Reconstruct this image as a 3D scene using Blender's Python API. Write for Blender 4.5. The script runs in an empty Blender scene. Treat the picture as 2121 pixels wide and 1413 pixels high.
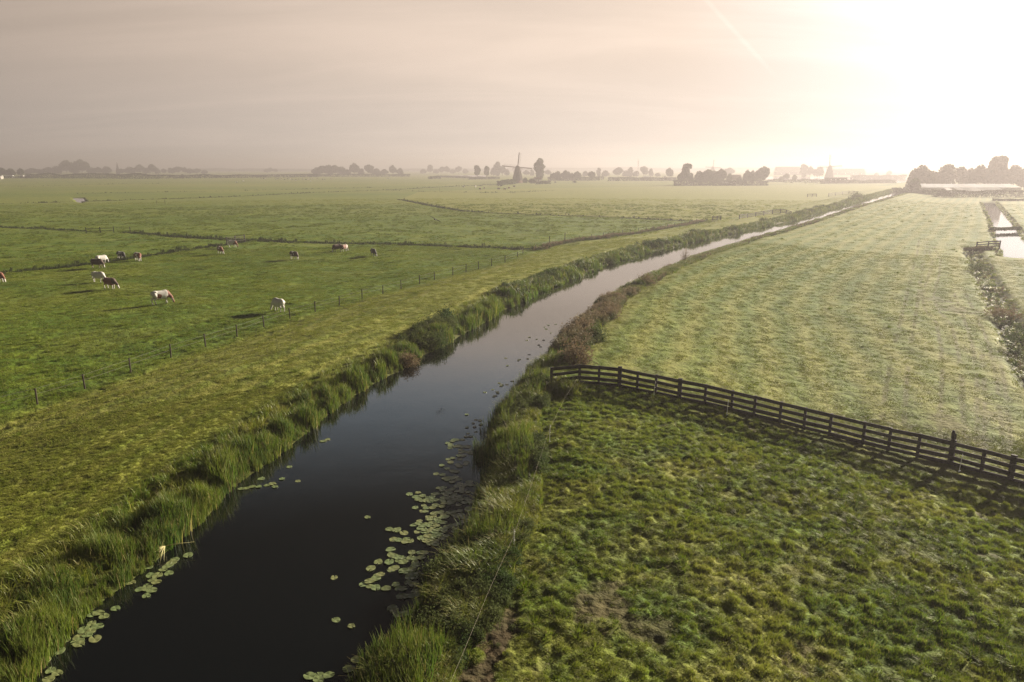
import bpy, math, random
import numpy as np
from mathutils import Vector, Matrix

random.seed(7)
RNG = np.random.default_rng(11)
SC = bpy.context.scene
COL = SC.collection
rad = math.radians

# ------------------------------------------------------------------ camera
F_PX, HOR, CX, CY, CAMH = 1480.0, 347.0, 1060.5, 706.5, 13.0
PITCH = math.atan((CY - HOR) / F_PX)
cam_d = bpy.data.cameras.new("camera")
cam = bpy.data.objects.new("camera", cam_d)
COL.objects.link(cam)
cam_d.sensor_width = 36.0
cam_d.lens = 36.0 * F_PX / 2121.0
cam_d.clip_start = 0.1
cam_d.clip_end = 20000
cam.location = (0, 0, CAMH)
cam.rotation_euler = (rad(90) - PITCH, 0, 0)
SC.camera = cam

SUN_AZ, SUN_EL = rad(48), rad(16)
SUND = Vector((math.sin(SUN_AZ) * math.cos(SUN_EL), math.cos(SUN_AZ) * math.cos(SUN_EL), math.sin(SUN_EL)))

# ------------------------------------------------------------------ noise
_T = np.random.default_rng(3).random((256, 256)).astype(np.float32)


def vnoise(x, y, wl, seed=0):
    """smooth value noise 0..1 with wavelength wl"""
    x = np.asarray(x, np.float64) / wl + 17.3 * (seed + 1)
    y = np.asarray(y, np.float64) / wl + 9.7 * (seed + 1)
    xi = np.floor(x); yi = np.floor(y)
    fx = x - xi; fy = y - yi
    xi = xi.astype(np.int64) % 256; yi = yi.astype(np.int64) % 256
    x1 = (xi + 1) % 256; y1 = (yi + 1) % 256
    fx = fx * fx * (3 - 2 * fx); fy = fy * fy * (3 - 2 * fy)
    return ((_T[xi, yi] * (1 - fx) + _T[x1, yi] * fx) * (1 - fy)
            + (_T[xi, y1] * (1 - fx) + _T[x1, y1] * fx) * fy)


def sstep(a, b, x):
    t = np.clip((x - a) / (b - a), 0, 1)
    return t * t * (3 - 2 * t)


# ------------------------------------------------------------------ canal
LY = np.array([-40, 0, 16.4, 19.7, 23.5, 26.7, 29.8, 34.4, 39.9, 46.8, 54.6, 61.9, 72.9, 80.7, 97.2, 113.3, 130, 150, 185.5, 258, 404, 700, 1200.])
LX = np.array([-16, -14., -12.4, -12.3, -11.7, -11.2, -10.8, -9.9, -8.9, -6.6, -4.2, -2.0, 1.7, 5.3, 12.7, 22.2, 32.6, 48.5, 73., 118.5, 211, 398, 715.])
RY = np.array([-40, 0, 16.4, 19.2, 21.0, 25.8, 30.1, 36.6, 42.8, 48.7, 56.2, 66.4, 77.4, 90.3, 105.2, 130, 172.5, 248, 381, 700, 1200.])
RX = np.array([-6.5, -5.0, -3.8, -2.9, -2.4, -1.5, -1.2, -0.6, 0.6, 2.4, 4.7, 7.7, 11.7, 17.9, 25.6, 40.5, 67.5, 114.5, 202.5, 403, 720.])
RX = RX + np.interp(RY, [0, 60, 100, 172, 250, 381], [0, 0, 1.0, 2.8, 3.6, 4.0])
LX = LX - np.interp(LY, [0, 30, 60], [.45, .3, 0])
_LC = np.gradient(LX, LY); _RC = np.gradient(RX, RY)


def canal(x, y):
    """distance to the left of the left waterline, and to the right of the right one"""
    lx = np.interp(y, LY, LX); lc = np.interp(y, LY, _LC)
    rx = np.interp(y, RY, RX); rc = np.interp(y, RY, _RC)
    wob = (vnoise(x * 0, y, 3.1, 2) - .5) * .7
    wob2 = (vnoise(x * 0, y, 2.7, 5) - .5) * .8
    return (lx + wob - x) / np.sqrt(1 + lc * lc), (x - rx + wob2) / np.sqrt(1 + rc * rc)


def base_h(x, y):
    x = np.asarray(x, float); y = np.asarray(y, float)
    dl, dr = canal(x, y)
    hl = np.interp(dl, [-2, -.6, 0, .7, 2.0, 4.5, 9, 13, 17, 1e6], [-1.2, -.5, 0, .38, .55, .72, .6, .05, -.55, -.6])
    hr = np.interp(dr, [-2, -.6, 0, .6, 1.6, 4.0, 7, 13, 20, 1e6], [-1.2, -.5, 0, .35, .6, .75, .55, .05, -.4, -.5])
    hr = np.where(hr > 0, hr * np.interp(y, [20, 45, 70, 150], [.65, 1, 1, .55]), hr)
    fade = 1 - sstep(380, 520, y)
    h = np.where(dl > 0, hl, np.where(dr > 0, hr, np.maximum(np.maximum(hl, hr), -1.2)))
    return h * fade + (-.6) * (1 - fade)


def px(u, v, lift=0.0):
    """point of the ground seen at photo pixel (u, v)"""
    d = np.array([u - CX, F_PX * math.cos(PITCH) + (CY - v) * math.sin(PITCH),
                  -F_PX * math.sin(PITCH) + (CY - v) * math.cos(PITCH)])
    z = -.3
    for _ in range(14):
        t = (z + lift - CAMH) / d[2]
        z = .5 * z + .5 * float(base_h(d[0] * t, d[1] * t))
    return d[0] * t, d[1] * t, float(base_h(d[0] * t, d[1] * t))


def pline(pts):
    return np.array([px(*p)[:2] for p in pts])


def dist_line(x, y, line):
    """distance to a polyline"""
    best = np.full(x.shape, 1e9)
    for (ax, ay), (bx, by) in zip(line[:-1], line[1:]):
        ex, ey = bx - ax, by - ay
        L2 = ex * ex + ey * ey + 1e-9
        t = np.clip(((x - ax) * ex + (y - ay) * ey) / L2, 0, 1)
        best = np.minimum(best, (x - ax - t * ex) ** 2 + (y - ay - t * ey) ** 2)
    return np.sqrt(best)


def in_poly(x, y, poly):
    ins = np.zeros(x.shape, bool)
    n = len(poly)
    for i in range(n):
        x1, y1 = poly[i]; x2, y2 = poly[(i + 1) % n]
        c = (y1 > y) != (y2 > y)
        xx = (x2 - x1) * (y - y1) / ((y2 - y1) if abs(y2 - y1) > 1e-9 else 1e-9) + x1
        ins ^= c & (x < xx)
    return ins


# field ditches: (pixels, half width, depth)
DITCH_PX = {
    "gate": [(-160, 468), (0, 470), (90, 474), (180, 479)],
    "gate2": [(262, 481), (330, 487), (430, 494), (505, 498), (600, 501), (700, 503), (800, 505), (900, 508), (1000, 512), (1080, 516), (1125, 514)],
    "herd": [(-120, 572), (0, 566), (60, 559), (130, 553), (200, 546), (300, 530), (380, 518), (470, 506), (505, 499)],
    "creek": [(175, 417), (240, 415), (300, 413), (400, 410), (480, 407), (560, 403), (640, 399), (700, 397), (810, 393), (900, 388), (1000, 383), (1040, 381)],
    "bend": [(828, 413), (845, 416), (870, 421), (900, 427), (930, 432), (960, 437), (1000, 440), (1050, 442), (1130, 445), (1250, 449), (1400, 456), (1475, 459)],
    "thin1": [(-100, 423), (0, 422), (60, 421), (150, 418)],
    "thin2": [(160, 401), (270, 399), (400, 397), (500, 395), (650, 391), (800, 388)],
    "thin3": [(0, 386), (60, 386), (140, 384), (240, 381), (330, 380)],
    "thin4": [(800, 395), (900, 397), (1000, 399), (1040, 399), (1150, 394)],
    "right": [(2048, 418), (2058, 434), (2073, 455), (2085, 478), (2100, 505), (2112, 530)],
    "right2": [(2010, 512), (2022, 535), (2040, 570), (2062, 610), (2085, 650), (2105, 690), (2125, 735), (2160, 800)],
}
DITCH = {k: pline(v) for k, v in DITCH_PX.items()}
DW = {"gate": .7, "gate2": 1.0, "herd": .8, "creek": 1.6, "bend": 1.2, "thin1": .8, "thin2": 1., "thin3": 1., "thin4": 1., "right": 2.4, "right2": 1.1}
POND = pline([(143, 406), (158, 405), (172, 409), (178, 416), (170, 420), (160, 419), (152, 412)])
MUD = [(px(1262, 1255), 1.05, .85), (px(1235, 1275), .5, .6), (px(1335, 1305), .8, .75), (px(1300, 1285), .6, .8), (px(1010, 1310), .8, 1.6), (px(985, 1390), .7, 1.2), (px(1040, 1255), .6, .9),
       (px(1690, 1180), 1.3, .35), (px(1850, 1120), 1.6, .35), (px(1980, 640), 2.2, .5), (px(1940, 620), 1.6, .45), (px(1960, 880), 1.2, .5), (px(2040, 860), .9, .5), (px(1340, 770), 1., .3)]
TRACKS = [pline(p) for p in ([(1972, 905), (1970, 840), (1972, 780), (1966, 720), (1955, 670), (1928, 640), (1922, 610), (1935, 570), (1940, 540), (1928, 510)],
                             [(2052, 960), (2050, 880), (2045, 800), (2036, 740), (2024, 690), (2002, 640), (1985, 600)],
                             [(1850, 870), (1856, 800), (1868, 720), (1885, 640), (1900, 560), (1915, 480)],
                             [(2066, 960), (2064, 880), (2060, 800), (2052, 740)])]
FENCE_PX = [(-30, 862), (77, 835), (176, 805), (271, 771), (354, 740), (426, 718), (491, 697), (547, 677), (601, 660), (653, 646), (703, 633), (750, 619),
            (793, 608), (831, 598), (869, 587), (900, 579), (938, 570), (965, 563), (991, 557), (1018, 551), (1046, 545), (1072, 534), (1083, 527)]
FENCE2_PX = [(1110, 519), (1138, 510), (1170, 503), (1200, 499), (1225, 496), (1250, 493), (1270, 490), (1290, 487), (1305, 485), (1322, 483), (1338, 480), (1352, 478),
             (1368, 476), (1383, 473), (1397, 470), (1412, 468), (1428, 465), (1442, 462), (1456, 459)]
FLINE = pline(FENCE_PX + FENCE2_PX)


def zones(x, y):
    """dry, mud, wet masks 0..1"""
    dl, dr = canal(x, y)
    r = np.hypot(x, y)
    fx = np.interp(y, FLINE[:, 1], FLINE[:, 0])
    lc = np.interp(y, LY, _LC)
    df = (x - fx) / np.sqrt(1 + lc * lc)          # >0: on the dike side of the wire fence
    strip = sstep(-1, 2.5, df) * (dl > -1) * (y < 190)
    strip = np.maximum(strip, sstep(20, 12, dl) * (dl > -1) * (y >= 190))
    dry = strip * np.clip(.42 + .38 * vnoise(dl * 2.2, y * .12, 1.2, 9) + .12 * np.sin(dl * 3.4), 0, 1) * .8
    # mown field on the right, beyond the wooden fence
    wl = (x - 6.5) * .92 + (y - 40.9)
    rf = (dr > 0) * sstep(-1, 1, wl)
    dry = np.maximum(dry, rf * np.clip(.08 + .1 * vnoise(x, y, 9, 4) + .3 * vnoise(x, y, 34, 16) + .2 * np.sin(dr * 2.1 + vnoise(x, y, 25, 15) * 2), 0, 1))
    near = (dr > 0) * sstep(1, -1, wl)
    dry = np.maximum(dry, near * .55 * sstep(.35, .8, vnoise(x, y, 2.6, 6) * .6 + vnoise(x, y, .8, 7) * .4))
    # far fields
    A = DITCH["bend"]
    reg = in_poly(x, y, list(map(tuple, pline([(828, 413), (930, 432), (1050, 442), (1250, 449), (1480, 459), (1700, 415), (1850, 385), (1500, 384), (1100, 390), (870, 397)]))))
    dry = np.maximum(dry, reg * .55)
    b = np.interp(y, [150, 200, 225, 262, 285, 330, 380, 430, 480, 560, 700, 1200], [.1, .05, .25, .12, .32, .3, .18, .38, .25, .42, .35, .4])
    lf = (dl > 25) & (y > 150)
    dry = np.maximum(dry, lf * b * (.75 + .5 * vnoise(x, y, 40, 3)))
    dry = np.maximum(dry, (dl > 25) * (y <= 150) * .2 * sstep(.5, .8, vnoise(x, y, 5, 8)))
    mud = np.zeros(x.shape)
    for (mx, my, _), rr, a in MUD:
        d = np.hypot((x - mx), (y - my) * .8) / rr + (vnoise(x, y, .5, 12) - .5) * 1.1
        mud = np.maximum(mud, a * sstep(1.05, .55, d))
    pz = (dr > 2.5) & (wl < -.5) & (y > 8)
    mud = np.maximum(mud, pz * .75 * sstep(.80, .9, vnoise(x, y, .8, 81) * .75 + vnoise(x, y, .25, 82) * .25))
    mud = np.maximum(mud, pz * .35 * sstep(.62, .8, vnoise(x, y, 3.2, 83)) * sstep(.4, .7, vnoise(x, y, .4, 84)))
    for t in TRACKS:
        m = (y < 140) & (x > 5)
        if m.any():
            d = dist_line(x[m], y[m], t)
            d = np.abs(d - .55)
            q = .5 * sstep(.24, .05, d) * sstep(.2, .5, vnoise(x[m], y[m], 2.5, 14))
            mud[m] = np.maximum(mud[m], q)
    wet = np.zeros(x.shape)
    for k, ln in DITCH.items():
        w = DW[k]
        m = (x > ln[:, 0].min() - 6) & (x < ln[:, 0].max() + 6) & (y > ln[:, 1].min() - 6) & (y < ln[:, 1].max() + 6)
        if m.any():
            wet[m] = np.maximum(wet[m], sstep(w * 1.7, w * .5, dist_line(x[m], y[m], ln)))
    m = (y > 240) & (y < 340) & (x < -120)
    if m.any():
        q = in_poly(x[m], y[m], list(map(tuple, POND)))
        wet[m] = np.maximum(wet[m], q * 1.0)
    return np.clip(dry, 0, 1), np.clip(mud, 0, 1), wet


def full_h(x, y, mud=None, wet=None):
    h = base_h(x, y)
    dl, dr = canal(x, y)
    r = np.hypot(x, y)
    if wet is None:
        _, mud, wet = zones(x, y)
    land = sstep(-.2, .8, np.maximum(dl, dr))
    wl = (x - 6.5) * .92 + (y - 40.9)
    rough = np.where((dr > 0) & (wl < 0), 1.0, np.where(dl > 16, .8, .45))
    fin = 1 - sstep(60, 110, r)
    t = (np.abs(vnoise(x, y, .6, 21) - .5) * 2) * .06 + vnoise(x, y, .3, 22) * .09 + vnoise(x, y, .17, 23) * .04
    big = (vnoise(x, y, 7, 24) - .5) * .16
    mid = (vnoise(x, y, 2.6, 25) - .5) * .10 * (1 - sstep(250, 420, r))
    far_ = 1 - sstep(420, 560, r)
    mid = mid * np.where((dr > 1) & (wl > 0), .35, 1.0)
    return h + land * (rough * (t - .12) * fin + (big + mid) * far_) - .62 * wet - .05 * mud + mud * .05 * vnoise(x, y, .22, 26)


# ------------------------------------------------------------------ mesh helpers
def mesh_np(name, V, Fc, mats=(), smooth=True, attrs=None, nper=None):
    me = bpy.data.meshes.new(name)
    V = np.asarray(V, np.float32)
    Fc = np.asarray(Fc, np.int32)
    k = Fc.shape[1]
    me.vertices.add(len(V)); me.vertices.foreach_set("co", V.ravel())
    me.loops.add(Fc.size); me.loops.foreach_set("vertex_index", Fc.ravel())
    me.polygons.add(len(Fc))
    me.polygons.foreach_set("loop_start", np.arange(0, Fc.size, k, dtype=np.int32))
    me.polygons.foreach_set("use_smooth", np.full(len(Fc), smooth))
    for n, (ty, a) in (attrs or {}).items():
        at = me.attributes.new(n, ty, "POINT")
        at.data.foreach_set({"FLOAT": "value", "FLOAT_COLOR": "color", "FLOAT_VECTOR": "vector", "INT": "value"}[ty],
                            np.ascontiguousarray(a, np.int32 if ty == "INT" else np.float32).ravel())
    me.update(calc_edges=True)
    me.validate()
    for m in mats:
        me.materials.append(m)
    return me


class MB:
    """collects quads and triangles of solid shapes for ONE mesh"""
    def __init__(self):
        self.v = []; self.f = []; self.m = []

    def add(self, vs, fs, mat=0):
        o = len(self.v)
        self.v += [tuple(map(float, p)) for p in vs]
        self.f += [tuple(i + o for i in f) for f in fs]
        self.m += [mat] * len(fs)
        return self

    def box(self, c, s, M=None, mat=0, taper=1.0):
        x, y, z = (q / 2 for q in s)
        vs = [(sx * x * (taper if sz > 0 else 1), sy * y * (taper if sz > 0 else 1), sz * z) for sz in (-1, 1) for sx, sy in ((-1, -1), (1, -1), (1, 1), (-1, 1))]
        M = (Matrix.Translation(c) @ M.to_4x4()) if M else Matrix.Translation(c)
        vs = [M @ Vector(p) for p in vs]
        return self.add(vs, [(3, 2, 1, 0), (4, 5, 6, 7), (0, 1, 5, 4), (1, 2, 6, 5), (2, 3, 7, 6), (3, 0, 4, 7)], mat)

    def bar(self, a, b, w, h=None, mat=0):
        a, b = Vector(a), Vector(b); d = b - a
        if d.length < 1e-6: return self
        q = d.to_track_quat("X", "Z").to_matrix()
        return self.box((a + b) / 2, (d.length, w, h or w), q, mat)

    def tube(self, pts, rs, n=8, mat=0, cap=True):
        rings = []
        P = [Vector(p) for p in pts]
        for i, p in enumerate(P):
            d = (P[min(i + 1, len(P) - 1)] - P[max(i - 1, 0)]).normalized()
            q = d.to_track_quat("Z", "Y").to_matrix()
            rings.append([p + q @ Vector((math.cos(2 * math.pi * k / n) * rs[i], math.sin(2 * math.pi * k / n) * rs[i], 0)) for k in range(n)])
        vs = [v for r in rings for v in r]
        fs = [(i * n + k, i * n + (k + 1) % n, (i + 1) * n + (k + 1) % n, (i + 1) * n + k) for i in range(len(P) - 1) for k in range(n)]
        if cap:
            fs += [tuple(range(n))[::-1], tuple((len(P) - 1) * n + k for k in range(n))]
        return self.add(vs, fs, mat)

    def mesh(self, name, mats, smooth=False):
        me = bpy.data.meshes.new(name)
        me.from_pydata(self.v, [], self.f)
        for m in (mats if isinstance(mats, (list, tuple)) else [mats]):
            me.materials.append(m)
        me.polygons.foreach_set("material_index", self.m)
        me.polygons.foreach_set("use_smooth", [smooth] * len(self.f))
        me.update()
        return me


def obj(name, me, parent=None, loc=(0, 0, 0), rz=0.0):
    o = bpy.data.objects.new(name, me)
    COL.objects.link(o)
    o.location = loc
    o.rotation_euler = (0, 0, rz)
    if parent: o.parent = parent
    return o


def tag(o, label=None, cat=None, group=None, kind=None):
    if label: o["label"] = label
    if cat: o["category"] = cat
    if group: o["group"] = group
    if kind: o["kind"] = kind
    return o


def thing(name, label, cat, loc=(0, 0, 0), rz=0.0, group=None):
    o = obj(name, None, None, loc, rz)
    return tag(o, label, cat, group)


# ------------------------------------------------------------------ materials
class NT:
    def __init__(self, name):
        self.m = bpy.data.materials.new(name); self.m.use_nodes = True
        self.t = self.m.node_tree; self.t.nodes.clear()
        self.out = self.n("ShaderNodeOutputMaterial")

    def n(self, ty, **kw):
        nd = self.t.nodes.new(ty)
        for k, v in kw.items():
            if k.startswith("i_"): nd.inputs[k[2:].replace("_", " ")].default_value = v
            else: setattr(nd, k, v)
        return nd

    def l(self, a, b): self.t.links.new(a, b)

    def pos(self): return self.n("ShaderNodeNewGeometry").outputs["Position"]

    def noise(self, vec, scale, detail=2.0, rough=.5, dist=0.0):
        nd = self.n("ShaderNodeTexNoise"); nd.inputs["Scale"].default_value = scale
        nd.inputs["Detail"].default_value = detail; nd.inputs["Roughness"].default_value = rough
        nd.inputs["Distortion"].default_value = dist
        if vec is not None: self.l(vec, nd.inputs["Vector"])
        return nd.outputs["Fac"]

    def ramp(self, fac, a, b):
        nd = self.n("ShaderNodeMapRange"); nd.inputs["From Min"].default_value = a; nd.inputs["From Max"].default_value = b
        nd.interpolation_type = "SMOOTHSTEP"
        self.l(fac, nd.inputs["Value"]); return nd.outputs["Result"]

    def math(self, op, a, b=None):
        nd = self.n("ShaderNodeMath", operation=op)
        for i, q in enumerate((a, b)):
            if q is None: continue
            if isinstance(q, (int, float)): nd.inputs[i].default_value = q
            else: self.l(q, nd.inputs[i])
        return nd.outputs[0]

    def mix(self, fac, a, b, blend="MIX"):
        nd = self.n("ShaderNodeMix", data_type="RGBA", blend_type=blend)
        for s, q in ((0, fac), (6, a), (7, b)):
            if isinstance(q, (int, float)): nd.inputs[s].default_value = q
            elif isinstance(q, tuple): nd.inputs[s].default_value = (*q, 1) if len(q) == 3 else q
            else: self.l(q, nd.inputs[s])
        return nd.outputs[2]

    def attr(self, name, ty="GEOMETRY"):
        nd = self.n("ShaderNodeAttribute", attribute_name=name, attribute_type=ty)
        return nd.outputs["Fac"], nd.outputs["Color"]

    def pbr(self, col, rough=.8, spec=.3, normal=None, sheen=0.0):
        b = self.n("ShaderNodeBsdfPrincipled")
        if isinstance(col, tuple): b.inputs["Base Color"].default_value = (*col, 1)
        else: self.l(col, b.inputs["Base Color"])
        if isinstance(rough, (int, float)): b.inputs["Roughness"].default_value = rough
        else: self.l(rough, b.inputs["Roughness"])
        b.inputs["Specular IOR Level"].default_value = spec
        if sheen: b.inputs["Sheen Weight"].default_value = sheen
        if normal is not None: self.l(normal, b.inputs["Normal"])
        return b.outputs[0]

    def bump(self, h, strength, dist):
        nd = self.n("ShaderNodeBump"); nd.inputs["Strength"].default_value = strength; nd.inputs["Distance"].default_value = dist
        self.l(h, nd.inputs["Height"]); return nd.outputs[0]

    def done(self, sh):
        self.l(sh, self.out.inputs["Surface"]); return self.m


GREEN_A, GREEN_B = (.096, .158, .010), (.152, .203, .015)
DRY_C, DRY_D = (.26, .245, .052), (.325, .295, .08)
MUD_C = (.065, .045, .022)


def grass_colour(t, dry, mud):
    p = t.pos()
    n1 = t.ramp(t.noise(p, .35, 3), .35, .68)
    n2 = t.ramp(t.noise(p, 2.1, 3, .6), .35, .7)
    n3 = t.ramp(t.noise(p, .06, 3, .6), .35, .65)
    g = t.mix(n1, GREEN_A, GREEN_B)
    g = t.mix(t.math("MULTIPLY", n3, .45), g, (.06, .125, .014))
    g = t.mix(t.math("MULTIPLY", n2, .35), g, (.05, .09, .010))
    d = t.mix(n2, DRY_C, DRY_D)
    c = t.mix(dry, g, d)
    return t.mix(mud, c, MUD_C), p


def ground_mat():
    t = NT("meadow_ground")
    dry, _ = t.attr("dry"); mud, _ = t.attr("mud"); wet, _ = t.attr("wet")
    c, p = grass_colour(t, dry, mud)
    fle = t.ramp(t.noise(p, 1.1, 4, .65), .36, .62)
    c = t.mix(t.math("MULTIPLY", t.math("SUBTRACT", 1.0, fle), t.math("ADD", t.math("MULTIPLY", dry, -.35), .34)), c, (.045, .062, .018))
    spk = t.noise(p, 9, 3, .7)
    c = t.mix(t.ramp(spk, .5, .75), c, (.15, .15, .05), "MIX") if False else c
    c = t.mix(t.math("MULTIPLY", wet, .8), c, (.025, .03, .014))
    h = t.math("ADD", t.noise(p, 5.5, 4, .65), t.math("MULTIPLY", t.noise(p, 1.4, 3, .6), 2.2))
    return t.done(t.pbr(c, .9, .12, t.bump(h, .55, .16)))


def blade_mat(name, kind):
    """kind: grass (colours from zones), reed, sedge, herb"""
    t = NT(name)
    tip, _ = t.attr("tip"); rnd, _ = t.attr("rnd")
    if kind == "grass":
        dry, _ = t.attr("dry", "INSTANCER"); mud, _ = t.attr("mud", "INSTANCER")
        c, p = grass_colour(t, dry, mud)
        c = t.mix(t.math("MULTIPLY", tip, .35), c, (.24, .26, .05))
        c = t.mix(t.math("MULTIPLY", t.ramp(rnd, .82, .9), .7), c, (.28, .23, .11))
        tr, sp, ro = .45, .06, .5
    elif kind == "reed":
        p = t.pos()
        n = t.ramp(t.noise(p, .5, 2), .35, .65)
        c = t.mix(n, (.065, .115, .02), (.11, .15, .022))
        c = t.mix(t.math("MULTIPLY", t.ramp(tip, .7, 1.0), .4), c, (.24, .22, .07))
        c = t.mix(t.math("MULTIPLY", t.ramp(rnd, .88, .92), .8), c, (.30, .24, .10))
        tr, sp, ro = .38, .2, .5
    elif kind == "sedge":
        p = t.pos()
        n = t.ramp(t.noise(p, .7, 2), .35, .65)
        c = t.mix(n, (.13, .195, .025), (.20, .22, .035))
        c = t.mix(t.math("MULTIPLY", t.ramp(tip, .6, 1.0), .4), c, (.30, .30, .12))
        c = t.mix(t.math("MULTIPLY", t.ramp(rnd, .85, .9), .8), c, (.34, .28, .12))
        tr, sp, ro = .4, .25, .45
    else:
        p = t.pos()
        n = t.ramp(t.noise(p, .45, 2), .4, .6)
        c = t.mix(n, (.08, .10, .03), (.15, .12, .06))
        c = t.mix(t.math("MULTIPLY", t.ramp(tip, .5, 1.0), .55), c, (.24, .17, .12))
        tr, sp, ro = .3, .2, .7
    a = t.pbr(c, ro, sp)
    b = t.n("ShaderNodeBsdfTranslucent"); t.l(t.mix(.5, c, (.9, 1.0, .35), "MULTIPLY") if kind != "herb" else c, b.inputs["Color"])
    mx = t.n("ShaderNodeMixShader"); mx.inputs[0].default_value = tr
    t.l(a, mx.inputs[1]); t.l(b.outputs[0], mx.inputs[2])
    return t.done(mx.outputs[0])


def leaf_mat(name, a, b, tr=.3):
    t = NT(name)
    n = t.ramp(t.noise(t.pos(), .35, 3, .6), .35, .65)
    c = t.mix(n, a, b)
    s = t.pbr(c, .75, .08)
    q = t.n("ShaderNodeBsdfTranslucent"); t.l(c, q.inputs["Color"])
    mx = t.n("ShaderNodeMixShader"); mx.inputs[0].default_value = tr
    t.l(s, mx.inputs[1]); t.l(q.outputs[0], mx.inputs[2])
    return t.done(mx.outputs[0])


def plain(name, a, b, scale=4, rough=.8, spec=.25, bump=0.0, stretch=None):
    t = NT(name)
    tc = t.n("ShaderNodeTexCoord").outputs["Object"]
    if stretch:
        mp = t.n("ShaderNodeMapping"); mp.inputs["Scale"].default_value = stretch; t.l(tc, mp.inputs["Vector"]); tc = mp.outputs[0]
    n = t.noise(tc, scale, 4, .6)
    c = t.mix(t.ramp(n, .3, .7), a, b)
    return t.done(t.pbr(c, rough, spec, t.bump(n, .5, bump) if bump else None))


def water_mat(name, body, rough, bump):
    t = NT(name)
    p = t.pos()
    h = t.math("ADD", t.noise(p, 3.0, 3, .55), t.math("MULTIPLY", t.noise(p, .5, 2, .5), 2.0))
    b = t.n("ShaderNodeBsdfPrincipled")
    b.inputs["Base Color"].default_value = (*body, 1); b.inputs["Roughness"].default_value = rough
    b.inputs["IOR"].default_value = 1.75; b.inputs["Specular Tint"].default_value = (.89, .98, 1.0, 1)
    t.l(t.bump(h, .35, bump), b.inputs["Normal"])
    return t.done(b.outputs[0])


M = {}
M["ground"] = ground_mat()
M["grass"] = blade_mat("grass_blades", "grass")
M["reed"] = blade_mat("reed_blades", "reed")
M["sedge"] = blade_mat("sedge_blades", "sedge")
M["ditchplant"] = leaf_mat("dark_ditch_plants", (.035, .052, .014), (.055, .07, .02), .15)
M["herb"] = blade_mat("withered_herbs", "herb")
M["water"] = water_mat("dark_canal_water", (.002, .003, .0035), .03, .008)
M["lake"] = water_mat("lake_water", (.012, .014, .014), .06, .01)
M["wood"] = plain("weathered_fence_wood", (.022, .019, .016), (.05, .045, .038), 3, .85, .2, .01, (1, 8, 8))
M["post"] = plain("old_post_wood", (.035, .028, .022), (.075, .06, .048), 5, .9, .2, .005, (9, 9, 1))
M["wire"] = plain("galvanised_wire", (.10, .095, .085), (.16, .15, .14), 20, .5, .5)
M["white"] = plain("white_plastic", (.72, .72, .68), (.8, .8, .77), 20, .5, .4)
M["tape"] = plain("electric_fence_cord", (.32, .28, .2), (.42, .38, .3), 30, .7, .3)
M["bark"] = plain("tree_bark", (.04, .032, .025), (.075, .062, .05), 2, .9, .2)
M["leafA"] = leaf_mat("dark_foliage", (.035, .055, .018), (.06, .08, .026))
M["leafB"] = leaf_mat("mid_foliage", (.045, .065, .02), (.08, .095, .03))
M["leafC"] = leaf_mat("dry_foliage", (.07, .072, .028), (.11, .095, .04))
M["bushleaf"] = leaf_mat("bank_bush_leaves", (.04, .07, .02), (.09, .11, .035), .35)
M["rust"] = leaf_mat("rusty_herb_leaves", (.12, .085, .045), (.20, .155, .10), .35)
M["thatch"] = plain("thatch", (.07, .06, .048), (.11, .095, .075), 3, .95, .1, .02, (1, 1, 5))
M["brick"] = plain("brick", (.16, .09, .065), (.24, .15, .11), 6, .9, .2)
M["millwood"] = plain("mill_timber", (.08, .06, .045), (.13, .1, .075), 5, .8, .2)
M["tile"] = plain("roof_tiles", (.13, .07, .05), (.2, .11, .08), 5, .8, .2)
M["wall"] = plain("pale_wall", (.5, .47, .42), (.62, .58, .52), 3, .85, .2)
M["darkwall"] = plain("tarred_boards", (.04, .038, .035), (.07, .065, .06), 3, .85, .2)
M["glassroof"] = plain("white_roof_sky_shine", (.5, .51, .5), (.66, .66, .64), .6, .2, .5)  # glass bays carry the sky's reflection as pale base colour; white sheds share it
M["greyroof"] = plain("grey_sheet_roof", (.34, .34, .33), (.46, .45, .43), .8, .35, .4)
M["window"] = plain("dark_window", (.02, .022, .025), (.03, .032, .035), 3, .1, .5)


def pad_mat(name, a, b):
    t = NT(name)
    tc = t.n("ShaderNodeTexCoord").outputs["Object"]
    oi = t.n("ShaderNodeObjectInfo").outputs["Random"]
    c = t.mix(t.ramp(t.noise(tc, 9, 3), .35, .7), a, b)
    c = t.mix(t.math("MULTIPLY", oi, .45), c, (.24, .21, .08))
    return t.done(t.pbr(c, .35, .5))


M["pad"] = pad_mat("lily_pad_leaf", (.12, .17, .065), (.165, .21, .09))

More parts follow.
